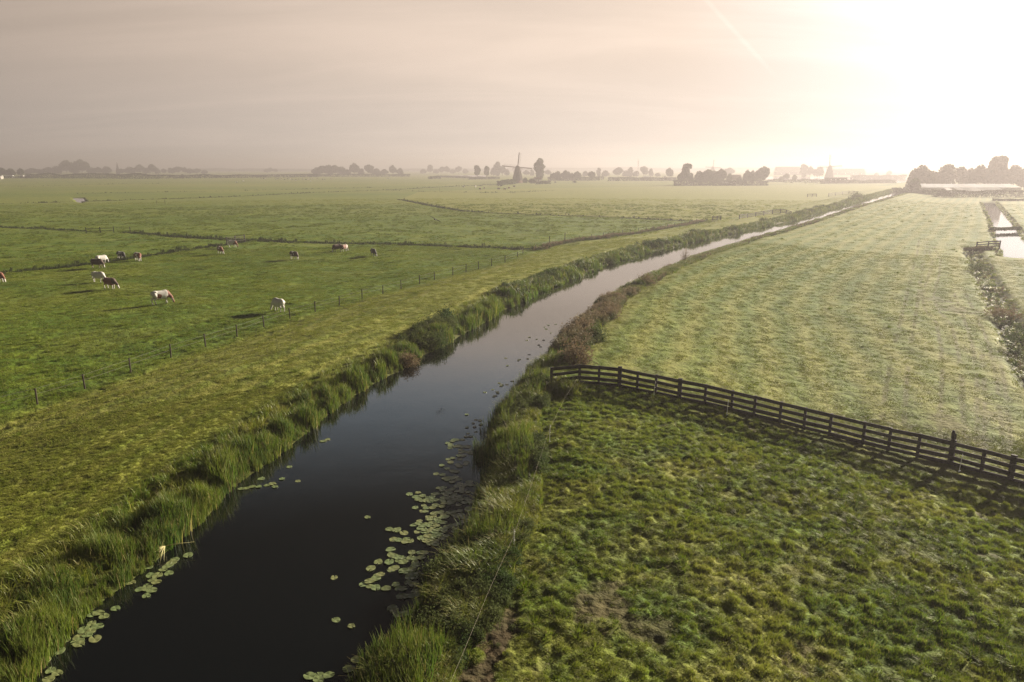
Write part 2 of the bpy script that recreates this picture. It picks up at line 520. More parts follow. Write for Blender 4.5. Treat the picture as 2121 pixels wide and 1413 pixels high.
# ------------------------------------------------------------------ ground sheet
def build_ground():
    a_in = np.linspace(rad(-47), rad(47), 760)
    a_out = np.linspace(rad(47), rad(313), 60)[1:-1]
    ang = np.concatenate([a_in, a_out])
    rr = np.concatenate([[1.0, 3.0, 6.0, 9.0], np.exp(np.linspace(math.log(12), math.log(4600), 1080))])
    A, R = np.meshgrid(ang, rr)
    x = (R * np.sin(A)).ravel(); y = (R * np.cos(A)).ravel()
    dry, mud, wet = zones(x, y)
    z = full_h(x, y, mud, wet)
    V = np.stack([x, y, z], 1)
    nr, na = len(rr), len(ang)
    i = np.arange(nr - 1)[:, None] * na; j = np.arange(na)[None, :]; j2 = (j + 1) % na
    Fc = np.stack([i + j, i + j2, i + na + j2, i + na + j], -1).reshape(-1, 4)[:, ::-1]
    # close the little hole at the foot of the camera with one fan of quads
    c = len(V); V = np.vstack([V, [[0, 0, float(base_h(np.array([0.]), np.array([0.]))[0])]]])
    k = np.arange(0, na - 1, 2)
    fan = np.stack([np.full(len(k), c), (k + 2) % na, (k + 1) % na, k], 1)
    Fc = np.vstack([Fc, fan])
    ap = lambda q: ("FLOAT", np.append(q, 0))
    me = mesh_np("ground", V, Fc, [M["ground"]], True, {"dry": ap(dry), "mud": ap(mud), "wet": ap(np.maximum(wet, .9 * sstep(1.3, .5, np.maximum(*canal(x, y)))))})
    tag(obj("ground", me), "flat green polder meadows with low grassy dikes", "ground", kind="structure")


build_ground()


def sheet(name, pts, z, mat, label):
    me = bpy.data.meshes.new(name)
    me.from_pydata([(p[0], p[1], z) for p in pts], [], [tuple(range(len(pts)))])
    me.materials.append(mat)
    o = obj(name, me)
    if me.polygons[0].normal.z < 0: me.flip_normals()
    return tag(o, label, "water", kind="structure")


def build_water():
    ys = np.concatenate([np.linspace(-30, 200, 60), np.linspace(210, 520, 30)])
    lx = np.interp(ys, LY, LX) - 1.0; rx = np.interp(ys, RY, RX) + 1.0
    n = len(ys)
    V = np.concatenate([np.stack([lx, ys, 0 * ys], 1), np.stack([rx, ys, 0 * ys], 1)])
    i = np.arange(n - 1)
    me = mesh_np("canal_water", V, np.stack([i, i + n, i + n + 1, i + 1], 1), [M["water"]], False)
    tag(obj("canal_water", me), "dark still canal water running away between reed banks", "water", kind="structure")
    # ditch water on the right (its level lies just under the field)
    L = DITCH["right"]
    V = []; F = []
    for k, p in enumerate(L):
        d = L[min(k + 1, len(L) - 1)] - L[max(k - 1, 0)]; d = d / np.hypot(*d); nrm = np.array([-d[1], d[0]])
        V += [(*(p + nrm * 3.2), -.78), (*(p - nrm * 3.2), -.78)]
    me = mesh_np("ditch_water", V, [(2 * k, 2 * k + 1, 2 * k + 3, 2 * k + 2) for k in range(len(L) - 1)], [M["water"]], False)
    if me.polygons[0].normal.z < 0: me.flip_normals()
    tag(obj("ditch_water", me), "bright water in the ditch along the right edge of the mown field", "water", kind="structure")
    cx_, cy_ = POND.mean(0)
    sheet("creek_water", [(cx_ + (a - cx_) * 1.15, cy_ + (b - cy_) * 1.15) for a, b in POND], -.85, M["water"], "pale bend of creek water in the left meadows")
    far = lambda pts: [px(*p)[:2] for p in pts]
    sheet("lake_water", far([(1585, 372.5), (1640, 372), (1700, 372.5), (1760, 373.5), (1850, 379.5), (1872, 378.5), (1890, 372), (1890, 367), (1750, 366.3), (1585, 366.3)]), -.42, M["lake"], "bright lake before the far windmill on the right")
    sheet("lake_water", far([(925, 364.3), (950, 366), (990, 367), (1006, 367), (1006, 363.6), (960, 363.2)]), -.42, M["lake"], "thin bright lake behind the two pollard trees")


build_water()

# ------------------------------------------------------------------ scattered vegetation (stuff)
def blades(n, R, hmin, hmax, w, lean, seed, segs=3, droop=.5, root=-.05, clump=False):
    r = np.random.default_rng(seed)
    V = []; F = []; tip = []; rn = []
    for _ in range(n):
        a = r.random() * 2 * math.pi; q = R * (r.random() ** (.9 if clump else .5))
        bx, by = q * math.cos(a), q * math.sin(a)
        h = hmin + (hmax - hmin) * r.random() * (1 - .45 * (q / R) ** 2)
        az = r.random() * 2 * math.pi; ln = lean * (.3 + r.random()) * h
        if clump: az = a + (r.random() - .5) * 1.5
        fa = az + math.pi / 2 + (r.random() - .5) * .8
        ww = w * (.6 + .8 * r.random()); o = len(V); rv = r.random()
        for s in range(segs + 1):
            t = s / segs
            out = ln * (t ** 2); zz = root + (h - root) * (t - droop * .5 * t ** 3)
            wd = ww * (1 - t ** 2.2) * .5 + .0008
            cxp, cyp = bx + math.cos(az) * out, by + math.sin(az) * out
            V += [(cxp - math.cos(fa) * wd, cyp - math.sin(fa) * wd, zz), (cxp + math.cos(fa) * wd, cyp + math.sin(fa) * wd, zz)]
            tip += [t, t]; rn += [rv, rv]
        F += [(o + 2 * s, o + 2 * s + 1, o + 2 * s + 3, o + 2 * s + 2) for s in range(segs)]
    return V, F, tip, rn


def proto(name, mat, *a, **k):
    V, F, tip, rn = blades(*a, **k)
    me = mesh_np(name, V, F, [mat], True, {"tip": ("FLOAT", tip), "rnd": ("FLOAT", rn)})
    return bpy.data.objects.new(name, me)          # stays outside the scene: only scattered


def leafy(name, mat, n, R, H, leaf, seed, stems=10, stemmat=None):
    """dome of small leaves on stems (bank herbs)"""
    r = np.random.default_rng(seed)
    V = []; F = []; tip = []; rn = []
    for _ in range(n):
        d = r.normal(size=3); d /= np.linalg.norm(d); d[2] = abs(d[2])
        q = .45 + .6 * r.random()
        q *= .75 + .5 * r.random()
        c = np.array([d[0] * R * q, d[1] * R * q, d[2] * H * q + .02])
        u = r.normal(size=3); u /= np.linalg.norm(u); w = np.cross(u, r.normal(size=3)); w /= np.linalg.norm(w)
        s = leaf * (.5 + r.random()); o = len(V)
        V += [c - u * s, c + w * s * .45, c + u * s, c - w * s * .45]
        tip += [min(1, c[2] / H)] * 4; rn += [r.random()] * 4
        F.append((o, o + 1, o + 2, o + 3))
    for _ in range(stems):
        a = r.random() * 6.28; q = R * .6 * r.random(); b = np.array([math.cos(a) * q * .3, math.sin(a) * q * .3, -.05])
        e = np.array([math.cos(a) * q, math.sin(a) * q, H * (.8 + .35 * r.random())]); sd = np.array([-math.sin(a), math.cos(a), 0]) * leaf * .12
        o = len(V); V += [b - sd, b + sd, e + sd * .4, e - sd * .4]; tip += [0, 0, 1, 1]; rn += [.5] * 4; F.append((o, o + 1, o + 2, o + 3))
    return mesh_np(name, V, F, [mat], False, {"tip": ("FLOAT", tip), "rnd": ("FLOAT", rn)})


def scatter(name, label, cat, protos, P, rot, scl, extra=None):
    P = np.asarray(P, np.float32); n = len(P)
    me = bpy.data.meshes.new(name)
    me.vertices.add(n); me.vertices.foreach_set("co", P.ravel())
    at = {"rot": ("FLOAT_VECTOR", np.stack([np.zeros(n), np.zeros(n), rot], 1) if np.ndim(rot) == 1 else rot),
          "scl": ("FLOAT_VECTOR", scl if np.ndim(scl) == 2 else np.stack([scl] * 3, 1)),
          "idx": ("INT", RNG.integers(0, len(protos), n))}
    for k, v in (extra or {}).items(): at[k] = ("FLOAT", v)
    for k, (ty, a) in at.items():
        q = me.attributes.new(k, ty, "POINT")
        q.data.foreach_set("vector" if ty == "FLOAT_VECTOR" else "value", np.ascontiguousarray(a, np.int32 if ty == "INT" else np.float32).ravel())
    o = obj(name, me)
    g = bpy.data.node_groups.new(name + "_scatter", "GeometryNodeTree")
    g.interface.new_socket("Geometry", in_out="INPUT", socket_type="NodeSocketGeometry")
    g.interface.new_socket("Geometry", in_out="OUTPUT", socket_type="NodeSocketGeometry")
    N = g.nodes; gi = N.new("NodeGroupInput"); go = N.new("NodeGroupOutput")
    iop = N.new("GeometryNodeInstanceOnPoints"); j = N.new("GeometryNodeJoinGeometry")
    for p in protos:
        oi = N.new("GeometryNodeObjectInfo"); oi.inputs["Object"].default_value = p
        oi.inputs["As Instance"].default_value = True
        g.links.new(oi.outputs["Geometry"], j.inputs[0])
    def na(nm, ty):
        q = N.new("GeometryNodeInputNamedAttribute"); q.data_type = ty; q.inputs["Name"].default_value = nm; return q.outputs["Attribute"]
    g.links.new(gi.outputs[0], iop.inputs["Points"]); g.links.new(j.outputs[0], iop.inputs["Instance"])
    iop.inputs["Pick Instance"].default_value = True
    g.links.new(na("idx", "INT"), iop.inputs["Instance Index"])
    e2r = N.new("FunctionNodeEulerToRotation"); g.links.new(na("rot", "FLOAT_VECTOR"), e2r.inputs[0]); g.links.new(e2r.outputs[0], iop.inputs["Rotation"])
    g.links.new(na("scl", "FLOAT_VECTOR"), iop.inputs["Scale"])
    g.links.new(iop.outputs[0], go.inputs[0])
    md = o.modifiers.new("scatter", "NODES"); md.node_group = g
    return tag(o, label, cat, kind="stuff")


def polar_pts(n, r0, r1, half=41):
    r = np.sqrt(RNG.random(n) * (r1 * r1 - r0 * r0) + r0 * r0)
    a = rad(half) * (RNG.random(n) * 2 - 1)
    return r * np.sin(a), r * np.cos(a)


def fence_side(x, y):
    return (x - 6.5) * .92 + (y - 40.9)


def build_grass():
    near = [proto("turf", M["grass"], 40, .12, .05, .15, .013, .75, 100 + k, 2) for k in range(6)]
    mid = [proto("turf_mid", M["grass"], 80, .42, .06, .16, .024, .8, 120 + k, 2) for k in range(5)]
    far = [proto("turf_far", M["grass"], 70, 1.1, .06, .2, .07, .9, 140 + k, 2) for k in range(4)]
    tus = [proto("tussock", M["grass"], 90, .22, .15, .34, .014, .7, 160 + k, 3, clump=True) for k in range(4)]
    for nm, lab, pr, n, r0, r1, s in (("grass", "short pasture grass of the near meadows and dike", near, 52000, 14, 42, 1.0),
                                      ("grass", "meadow grass of the middle distance on both sides of the canal", mid, 36000, 38, 130, 1.0),
                                      ("grass", "grass of the far polder fields", far, 16000, 120, 330, 1.0)):
        x, y = polar_pts(n, r0, r1)
        dl, dr = canal(x, y); dry, mud, wet = zones(x, y)
        k = (np.maximum(dl, dr) > .6) & (wet < .5) & (RNG.random(n) > mud * .9)
        x, y, dry, mud, dl, dr = (q[k] for q in (x, y, dry, mud, dl, dr)); n = len(x)
        z = full_h(x, y)
        pasture = (dr > 0) & (fence_side(x, y) < 0)
        leftp = dl > 16
        lump = vnoise(x, y, .3, 31) * .55 + vnoise(x, y, .15, 32) * .3 + vnoise(x, y, 1.6, 35) * .15
        hs = np.where(pasture, .38 + 1.05 * sstep(.3, .75, lump), np.where(leftp, .4 + .9 * lump, np.where(dr > 0, .28 + .35 * lump, .32 + .5 * lump))) * (1 - .7 * mud)
        hs = hs * (.8 + .5 * vnoise(x, y, 5, 33)) * s
        w = .85 + .3 * RNG.random(n)
        scatter(nm, lab, "grass", pr, np.stack([x, y, z], 1), RNG.random(n) * 6.28, np.stack([w, w, hs], 1), {"dry": dry * (.6 + .5 * RNG.random(n)), "mud": mud * .5})
    # ranker tufts that cattle leave standing
    x, y = polar_pts(30000, 18, 280)
    x2, y2 = polar_pts(2600, 15, 45)
    x = np.append(x, x2); y = np.append(y, y2)
    dl, dr = canal(x, y); dry, mud, wet = zones(x, y)
    pasture = (dr > 2) & (fence_side(x, y) < 0); leftp = dl > 17
    pr_ = np.where(pasture, .8, np.where(leftp, .9, .03)) * sstep(.38, .62, vnoise(x, y, 4, 41)) * (mud < .3) * (wet < .3)
    k = (np.maximum(dl, dr) > 1.5) & (RNG.random(len(x)) < pr_)
    x, y, dry = x[k], y[k], dry[k]; n = len(x); r = np.hypot(x, y)
    s = (.5 + .7 * RNG.random(n)) * (1 + .7 * sstep(50, 200, r))
    scatter("grass_tufts", "darker rank tufts left standing in the grazed meadows", "grass", tus, np.stack([x, y, full_h(x, y)], 1), RNG.random(n) * 6.28,
            np.stack([s * 1.25, s * 1.25, s * .8], 1), {"dry": dry * .2, "mud": 0 * dry})


build_grass()


def along(side, n, y0, y1, d0, d1, pw=1.0):
    """random points along a canal bank, more of them nearby (side -1 left, +1 right)"""
    u = RNG.random(n)
    y = np.exp(math.log(y0) + u * (math.log(y1) - math.log(y0)))
    XX, YY, CC = (LX, LY, _LC) if side < 0 else (RX, RY, _RC)
    c = np.interp(y, YY, CC)
    wob = (vnoise(0 * y, y, 3.1, 2) - .5) * .7 if side < 0 else -(vnoise(0 * y, y, 2.7, 5) - .5) * .8
    d = d0 + (d1 - d0) * RNG.random(n) ** pw
    s = np.sqrt(1 + c * c)
    return np.interp(y, YY, XX) + wob + side * d * s, y, d


def build_banks():
    reeds = [proto("reed_clump", M["reed"], 21, .24, .5, 1.5, .032, .24, 200 + k, 4, .25, -.25) for k in range(6)]
    reedf = [proto("reed_clump_far", M["reed"], 26, .45, .7, 1.3, .07, .35, 220 + k, 3, .45, -.25) for k in range(4)]
    sedge = [proto("sedge_clump", M["sedge"], 28, .2, .4, 1.15, .024, .7, 240 + k, 4, .6, -.12) for k in range(6)]
    sedgf = [proto("sedge_clump_far", M["sedge"], 34, .5, .4, .9, .06, .9, 260 + k, 3, .9, -.12) for k in range(4)]
    herb = [bpy.data.objects.new("herb_clump", leafy("herb_clump", M["herb"], 260, .38, .8, .05, 280 + k, 16)) for k in range(4)]
    herbg = [bpy.data.objects.new("nettle_clump", leafy("nettle_clump", M["bushleaf"], 260, .38, .7, .055, 290 + k, 14)) for k in range(4)]

    def put(nm, lab, cat, pr, x, y, s, zs=None, sink=0.0, lift=.1):
        n = len(x)
        z = full_h(x, y); z = np.where(np.maximum(*canal(x, y)) < .5, np.maximum(z, -.1), z + lift) - sink
        w = s * (.85 + .3 * RNG.random(n))
        scatter(nm, lab, cat, pr, np.stack([x, y, z], 1), RNG.random(n) * 6.28, np.stack([w, w, s * (zs if zs is not None else 1)], 1))
    # left bank
    x, y, d = along(-1, 5000, 12, 75, -.05, 1.75, .9)
    s = (.55 + .5 * vnoise(x, y, 2.2, 51) + .25 * RNG.random(len(x))) * np.interp(d, [-.4, .4, 1.2, 1.75], [.68, .82, .62, .36])
    s = s * (.45 + .95 * sstep(.2, .8, vnoise(x, y, .9, 71)))
    k = ((vnoise(x, y, 1.3, 72) + .25 * RNG.random(len(x))) > .36) | (d < .45)
    x, y, s = x[k], y[k], s[k]
    put("reeds", "tall green reeds crowding the near left waterline", "reeds", reeds, x, y, s)
    x, y, d = along(-1, 4200, 70, 440, -.5, 3.2, .9)
    s = (.35 + 1.0 * vnoise(x, y, 4, 51)) * np.interp(d, [-.4, .6, 2, 3.2], [.8, 1.1, .8, .4]) * np.interp(y, [70, 200, 440], [1, 1.1, 1.3]) * (.6 + .6 * RNG.random(len(x)))
    put("reeds", "reeds lining the left bank into the distance", "reeds", reedf, x, y, s)
    x, y, d = along(-1, 900, 12, 120, .8, 2.9)
    put("sedges", "pale seeding sedges behind the left reeds", "sedges", sedge, x, y, .45 + .5 * vnoise(x, y, 3, 53))
    x, y, d = along(-1, 900, 50, 300, .4, 2.6)
    k = vnoise(x, y, 6, 54) > .5
    put("bank_herbs", "leafy green herbs among the left reeds", "herbs", herbg, x[k], y[k], (.8 + .8 * vnoise(x, y, 4, 55))[k])
    # right bank
    x, y, d = along(1, 4400, 12, 62, .1, 2.6, .8)
    s = (.3 + .65 * vnoise(x, y, 1.2, 56)) * np.interp(d, [0, .6, 2.0, 2.6], [.95, 1.15, 1.1, .6])
    put("sedges", "pale arching sedges and grasses on the near right bank", "sedges", sedge, x, y, s)
    x, y, d = along(1, 2600, 12, 75, .0, 2.0)
    k = (vnoise(x, y, 2.2, 57) > .55) | (d < .15)
    put("reeds", "dark upright reeds at the near right waterline", "reeds", reeds, x[k], y[k], (.42 + .5 * vnoise(x, y, 2, 58))[k])
    cl = [(1095, 800), (1110, 815), (1085, 830), (1100, 785), (1120, 780), (1040, 880), (1055, 890), (1030, 895), (1000, 945), (1010, 955), (995, 960), (1145, 745), (1160, 730), (1185, 700), (1205, 680)]
    xs = []; ys = []
    for u, v in cl:
        gx, gy, _ = px(u, v)
        xs += list(gx + RNG.normal(0, .35, 14)); ys += list(gy + RNG.normal(0, .45, 14))
    x = np.array(xs); y = np.array(ys)
    put("reeds", "dense dark reed beds standing out from the right bank", "reeds", reeds, x, y, .55 + .35 * RNG.random(len(x)), sink=.1)
    x, y, d = along(1, 4200, 58, 420, 0, 2.6, .8)
    s = (.5 + .6 * vnoise(x, y, 5, 59)) * np.interp(d, [0, .8, 2, 2.6], [.8, 1.1, 1.0, .55]) * np.interp(y, [58, 100, 200, 420], [1, .75, .6, .7])
    k = vnoise(x, y, 4, 60) > .45
    put("sedges", "sedges along the distant right bank", "sedges", sedgf, x[k], y[k], s[k])
    put("reeds", "dull green reeds along the distant right bank", "reeds", reedf, x[~k], y[~k], s[~k] * .9)
    x, y, d = along(1, 1300, 48, 320, .2, 2.8)
    k = (vnoise(x, y, 7, 61) > .42)
    put("withered_herbs", "brown withered willowherb on the right bank", "herbs", herb, x[k], y[k], ((.7 + .8 * vnoise(x, y, 4, 62)) * np.interp(y, [48, 75, 110, 320], [1, .8, .5, .6]))[k])
    x, y, d = along(1, 1500, 14, 60, .4, 2.6)
    k = (vnoise(x, y, 2, 63) > .5)
    put("bank_herbs", "leafy green herbs on the near right bank", "herbs", herbg, x[k], y[k], (.4 + .5 * vnoise(x, y, 2, 64))[k])
    xs = []; ys = []
    for u, v in ((1150, 808), (1165, 812), (1180, 815), (1172, 800), (1190, 806), (1158, 795)):
        gx, gy, _ = px(u, v); xs += list(gx + RNG.normal(0, .3, 9)); ys += list(gy + RNG.normal(0, .3, 9))
    put("sedges", "yellowing sedges hiding the end of the wooden fence", "sedges", sedge, np.array(xs), np.array(ys), .75 + .35 * RNG.random(len(xs)))
    x, y = polar_pts(900, 15, 42, 36); dl, dr = canal(x, y)
    k = (dr > 3) & (fence_side(x, y) < -1) & (vnoise(x, y, 3, 85) > .6)
    put("pasture_weeds", "scattered broad leaved weeds in the near pasture", "weeds", herbg, x[k], y[k], .16 + .2 * RNG.random(k.sum()), .7, lift=0.0)
    # ditch vegetation
    X = []; Y = []
    dens = {"gate": 1500, "gate2": 2400, "herd": 2600, "creek": 2600, "bend": 1500, "thin1": 500, "thin2": 700, "thin3": 600, "thin4": 500}
    for k_, n in dens.items():
        L = DITCH[k_]; seg = np.hypot(*np.diff(L, axis=0).T); cum = np.concatenate([[0], np.cumsum(seg)])
        t = RNG.random(n) * cum[-1]
        X.append(np.interp(t, cum, L[:, 0]) + RNG.normal(0, DW[k_] * .55, n)); Y.append(np.interp(t, cum, L[:, 1]) + RNG.normal(0, DW[k_] * .55, n))
    x = np.concatenate(X); y = np.concatenate(Y)
    dk = [proto("ditch_plant", M["ditchplant"], 26, .45, .7, 1.3, .07, .35, 230 + k, 3, .45, -.25) for k in range(3)]
    put("ditch_reeds", "dark reeds filling the ditches of the left meadows", "reeds", dk, x, y, .4 + .45 * vnoise(x, y, 3, 65), .9, lift=.2)
    X = []; Y = []
    for k_, n in (("right", 700), ("right2", 650)):
        L = DITCH[k_]; seg = np.hypot(*np.diff(L, axis=0).T); cum = np.concatenate([[0], np.cumsum(seg)])
        t = RNG.random(n) * cum[-1]; off = (RNG.normal(0, .65, n) if k_ == "right2" else np.sign(RNG.random(n) - .5) * (2.7 + 1.2 * RNG.random(n)))
        off = off * .8; X.append(np.interp(t, cum, L[:, 0]) + off); Y.append(np.interp(t, cum, L[:, 1]) + off * -.3)
    x = np.concatenate(X); y = np.concatenate(Y)
    k = RNG.random(len(x))
    put("withered_herbs", "withered herbs along the right hand ditch", "herbs", herb, x[k < .15], y[k < .15], .3 + .4 * RNG.random((k < .15).sum()))
    put("sedges", "pale sedges along the right hand ditch", "sedges", sedgf, x[k >= .35], y[k >= .35], .4 + .4 * RNG.random((k >= .35).sum()))
    put("bank_herbs", "green herbs along the right hand ditch", "herbs", herbg, x[(k >= .15) & (k < .35)], y[(k >= .15) & (k < .35)], .3 + .45 * RNG.random(((k >= .15) & (k < .35)).sum()))
    # rank grass under the far wire fence
    L = pline(FENCE2_PX); seg = np.hypot(*np.diff(L, axis=0).T); cum = np.concatenate([[0], np.cumsum(seg)])
    t = RNG.random(900) * cum[-1]
    x = np.interp(t, cum, L[:, 0]) + RNG.normal(0, .5, 900); y = np.interp(t, cum, L[:, 1]) + RNG.normal(0, .5, 900)
    put("withered_herbs", "rusty weeds growing under the far wire fence", "herbs", herb, x, y, .35 + .4 * vnoise(x, y, 4, 66))


build_banks()

# ------------------------------------------------------------------ single bank bushes
ORD = ["first", "second", "third", "fourth", "fifth", "sixth", "seventh", "eighth", "ninth", "tenth", "eleventh", "twelfth", "thirteenth", "fourteenth", "fifteenth", "sixteenth",
       "seventeenth", "eighteenth", "nineteenth", "twentieth"]


def bush(u, v, R, H, mat, label, seed, name="bank_bush", leaf=.06, n=1500, group=None):
    x, y, z = px(u, v)
    o = thing(name, label, "bush", (x, y, z - .05), random.random() * 6, group)
    me = leafy("foliage", mat, n, R, H, leaf, seed, 24)
    obj("foliage", me, o)
    st = MB()
    r = random.Random(seed)
    for k in range(7):
        a = r.random() * 6.28
        st.tube([(0, 0, -.05), (math.cos(a) * R * .25, math.sin(a) * R * .25, H * .4), (math.cos(a) * R * .5, math.sin(a) * R * .5, H * .8)], [.025, .018, .008], 5)
    obj("stems", st.mesh("stems", M["bark"]), o)


bush(1192, 752, 1.15, 1.35, M["rust"], "large brown withered bush just behind the end of the wooden fence", 401, leaf=.07, n=2200)
bush(1235, 705, .85, 1.2, M["bushleaf"], "dark green bush beside the brown withered bush behind the wooden fence", 402)
bush(1262, 660, .9, 1.3, M["rust"], "tall brownish herb bush on the right bank above the dark green bush", 403)
bush(1222, 640, .8, 1.0, M["bushleaf"], "green bush leaning over the right waterline where the canal turns pale", 404)
bush(1340, 590, 1.3, 1.3, M["rust"], "russet bush on the right bank at the first narrowing of the canal", 405)
bush(905, 1205, .62, .75, M["bushleaf"], "small round green bush hanging over the lily pads", 406, leaf=.05)
bush(1418, 545, .7, 2.0, M["rust"], "thin tall dry shrub standing up against the pale water", 407, n=500)
bush(900, 715, 1.1, 1.0, M["bushleaf"], "rounded green bush bulging over the left waterline", 408, leaf=.06, n=2000)
bush(845, 755, .8, .8, M["rust"], "pale seeding bush beside the rounded bush on the left bank", 409)
bush(1265, 545, 1.0, 1.0, M["bushleaf"], "round dark bush on the left bank at the bright bend", 410)
bush(2118, 715, 1.5, 1.4, M["bushleaf"], "rounded green bush on the ditch at the right picture edge", 411)
bush(2075, 655, 1.5, .9, M["rust"], "low russet bush in the ditch beside the mown field", 412)
bush(2028, 560, 1.6, 1.1, M["bushleaf"], "grey green bush at the near end of the dark ditch gate", 413)
bush(1775, 412, 3.2, 2.6, M["bushleaf"], "dark bush on the left bank next to the arched far fence", 414, n=1800, leaf=.16)

# ------------------------------------------------------------------ lily pads
def pad_mesh(seed):
    r = random.Random(seed)
    n = 22; V = [(0.02, 0, .006)]; 
    for k in range(n):
        a = .18 + (2 * math.pi - .36) * k / (n - 1)
        q = .5 * (1 + .05 * math.sin(3 * a + seed) + .03 * r.uniform(-1, 1))
        V.append((q * 1.08 * math.cos(a), q * .92 * math.sin(a), .006 + .012 * math.sin(2 * a + seed) ** 2))
    nn = len(V)
    V += [(x, y, z - .012) for x, y, z in V]
    F = [(0, k, k + 1) for k in range(1, n)] + [(nn, nn + k + 1, nn + k) for k in range(1, n)]
    F += [(k, nn + k, nn + k + 1, k + 1) for k in range(1, n)] + [(0, nn, nn + 1, 1), (n, nn + n, nn, 0)]
    me = bpy.data.meshes.new("lily_pad"); me.from_pydata(V, [], F); me.materials.append(M["pad"]); me.update()
    return me


PADM = [pad_mesh(s) for s in range(8)]


def water_pt(u, v):
    d = np.array([u - CX, F_PX * math.cos(PITCH) + (CY - v) * math.sin(PITCH), -F_PX * math.sin(PITCH) + (CY - v) * math.cos(PITCH)])
    t = -CAMH / d[2]
    return d[0] * t, d[1] * t


PADS_N = [0]


def pad(u, v, d, label, group):
    x, y = water_pt(u, v)
    PADS_N[0] += 1
    o = obj("lily_pad", PADM[PADS_N[0] % 8], None, (x, y, .004 + .005 * (PADS_N[0] % 5)), random.random() * 6.28)
    s = d * random.uniform(.85, 1.15); o.scale = (s, s, 1)
    tag(o, label, "lily pad", group)
    return o


def zz7(pts): return [(720 + a / 3.533, 900 + b / 3.533) for a, b in pts]
def zz8(pts): return [(60 + a / 4.244, 1080 + b / 4.244) for a, b in pts]
def zz5(pts): return [(a / 1.981, 700 + b / 1.981) for a, b in pts]


G1 = "lily pads of the dense drift along the right bank"
main = zz7([(775, 40), (795, 42), (768, 52), (752, 76), (748, 100), (790, 90), (815, 88), (840, 92), (865, 90), (890, 88), (830, 134), (850, 128), (815, 158), (838, 160), (880, 130), (905, 125), (905, 140), (735, 185), (770, 176),
            (870, 205), (805, 222), (820, 236), (730, 252), (690, 230), (648, 290), (695, 296), (768, 270), (795, 275), (715, 325), (740, 318), (765, 325), (790, 315), (765, 350), (730, 335), (812, 330), (820, 362), (845, 375), (870, 368), (890, 350), (800, 380), (835, 392), (900, 370),
            (668, 396), (690, 412), (705, 430), (725, 415), (750, 410), (720, 445), (745, 430), (775, 440), (800, 418), (790, 455), (815, 458), (765, 460), (690, 475), (715, 470), (740, 465), (700, 490), (705, 508), (770, 490), (760, 500), (785, 478), (835, 422), (880, 424), (815, 480), (855, 500), (812, 518), (880, 480), (895, 500), (890, 540), (865, 470),
            (515, 428), (500, 460), (550, 453), (590, 465), (615, 460), (635, 440), (540, 488), (570, 488), (600, 490), (625, 482), (495, 538), (558, 524), (575, 542), (550, 562), (620, 538), (645, 520), (690, 530),
            (625, 582), (650, 575), (680, 572), (700, 590), (720, 605), (745, 575), (770, 580), (630, 600), (600, 622), (655, 625), (690, 612), (640, 632), (590, 622), (820, 560), (830, 590), (850, 610), (700, 645), (800, 600),
            (525, 636), (520, 655), (545, 672), (575, 660), (600, 670), (625, 680), (530, 690), (560, 700), (515, 712), (575, 715), (605, 705), (640, 718), (650, 670), (690, 690), (705, 710), (730, 680), (760, 670), (790, 665), (820, 650), (850, 640),
            (590, 745), (560, 768), (535, 765), (600, 770), (620, 755), (650, 745), (670, 735), (575, 785), (610, 795), (690, 760), (720, 745), (640, 785), (600, 805)])
lone = zz7([(145, 610)]) + [(692, 1197), (696, 1285), (738, 1368), (728, 1298)]
side = zz7([(305, 697), (360, 703), (412, 722), (335, 770), (370, 775), (430, 770), (425, 788), (460, 780), (315, 843), (320, 885), (345, 895), (370, 905), (395, 908), (380, 920), (405, 937), (305, 936), (470, 868), (535, 866), (560, 868), (460, 905), (490, 912), (540, 905), (440, 920), (495, 940), (495, 962),
            (225, 936), (170, 985), (350, 975), (318, 995), (330, 985), (465, 992), (430, 1008), (455, 1025), (480, 1015), (485, 1045), (455, 1050), (410, 1002), (520, 1026), (215, 1035), (238, 1028), (205, 1058), (160, 1078), (120, 1097), (165, 1115), (207, 1124), (282, 1130), (352, 1103), (375, 1128), (405, 1130), (445, 1087), (487, 1100), (545, 1100), (575, 1090), (520, 1150), (495, 1150), (385, 1188), (410, 1190), (430, 1185), (465, 1182),
            (325, 1273), (342, 1293), (370, 1323), (400, 1315), (430, 1310), (455, 1305), (520, 1175)])
left = zz8([(1400, 303), (1285, 335), (1255, 362), (1235, 385), (1215, 400), (1180, 430), (1230, 457), (1070, 477), (1130, 478), (1085, 522), (1118, 538), (1050, 565), (975, 600), (1030, 592), (1080, 610), (1032, 660), (892, 537), (762, 768), (550, 822), (610, 810), (660, 840),
            (550, 900), (600, 928), (480, 958), (540, 975), (515, 1005), (580, 1035), (440, 1025), (430, 1055), (440, 1085), (325, 1050), (268, 1143), (140, 1228), (190, 1315), (250, 1340), (175, 1395), (1050, 400)])
left2 = zz5([(990, 620), (1012, 618), (1035, 612), (1062, 612), (1072, 578), (1095, 606), (1118, 600), (1128, 612), (1157, 580), (1222, 588), (1187, 530), (1325, 425), (1345, 418)])
foot = [(641, 1402), (661, 1400), (681, 1399), (660, 1409), (722, 1387)]
rr_ = random.Random(21)
main += [(u + rr_.uniform(-16, 20), v + rr_.uniform(-9, 9)) for u, v in rr_.sample(main, 48)]
for p in main: pad(*p, .27, "round green lily pad in the dense drift along the right bank", G1)
for p in side: pad(*p, .30, "green lily pad in the loose drift below the dense one, beside the right bank", "lily pads of the loose lower drift")
for p in left: pad(*p, .30, "green lily pad lying under the reeds of the left bank near the picture's bottom", "lily pads under the near left reeds")
for p in left2: pad(*p, .28, "green lily pad in the small row further up the left waterline", "lily pads further up the left bank")
for p in foot: pad(*p, .30, "lily pad of the small raft at the bottom edge of the canal", "lily pads at the bottom edge")
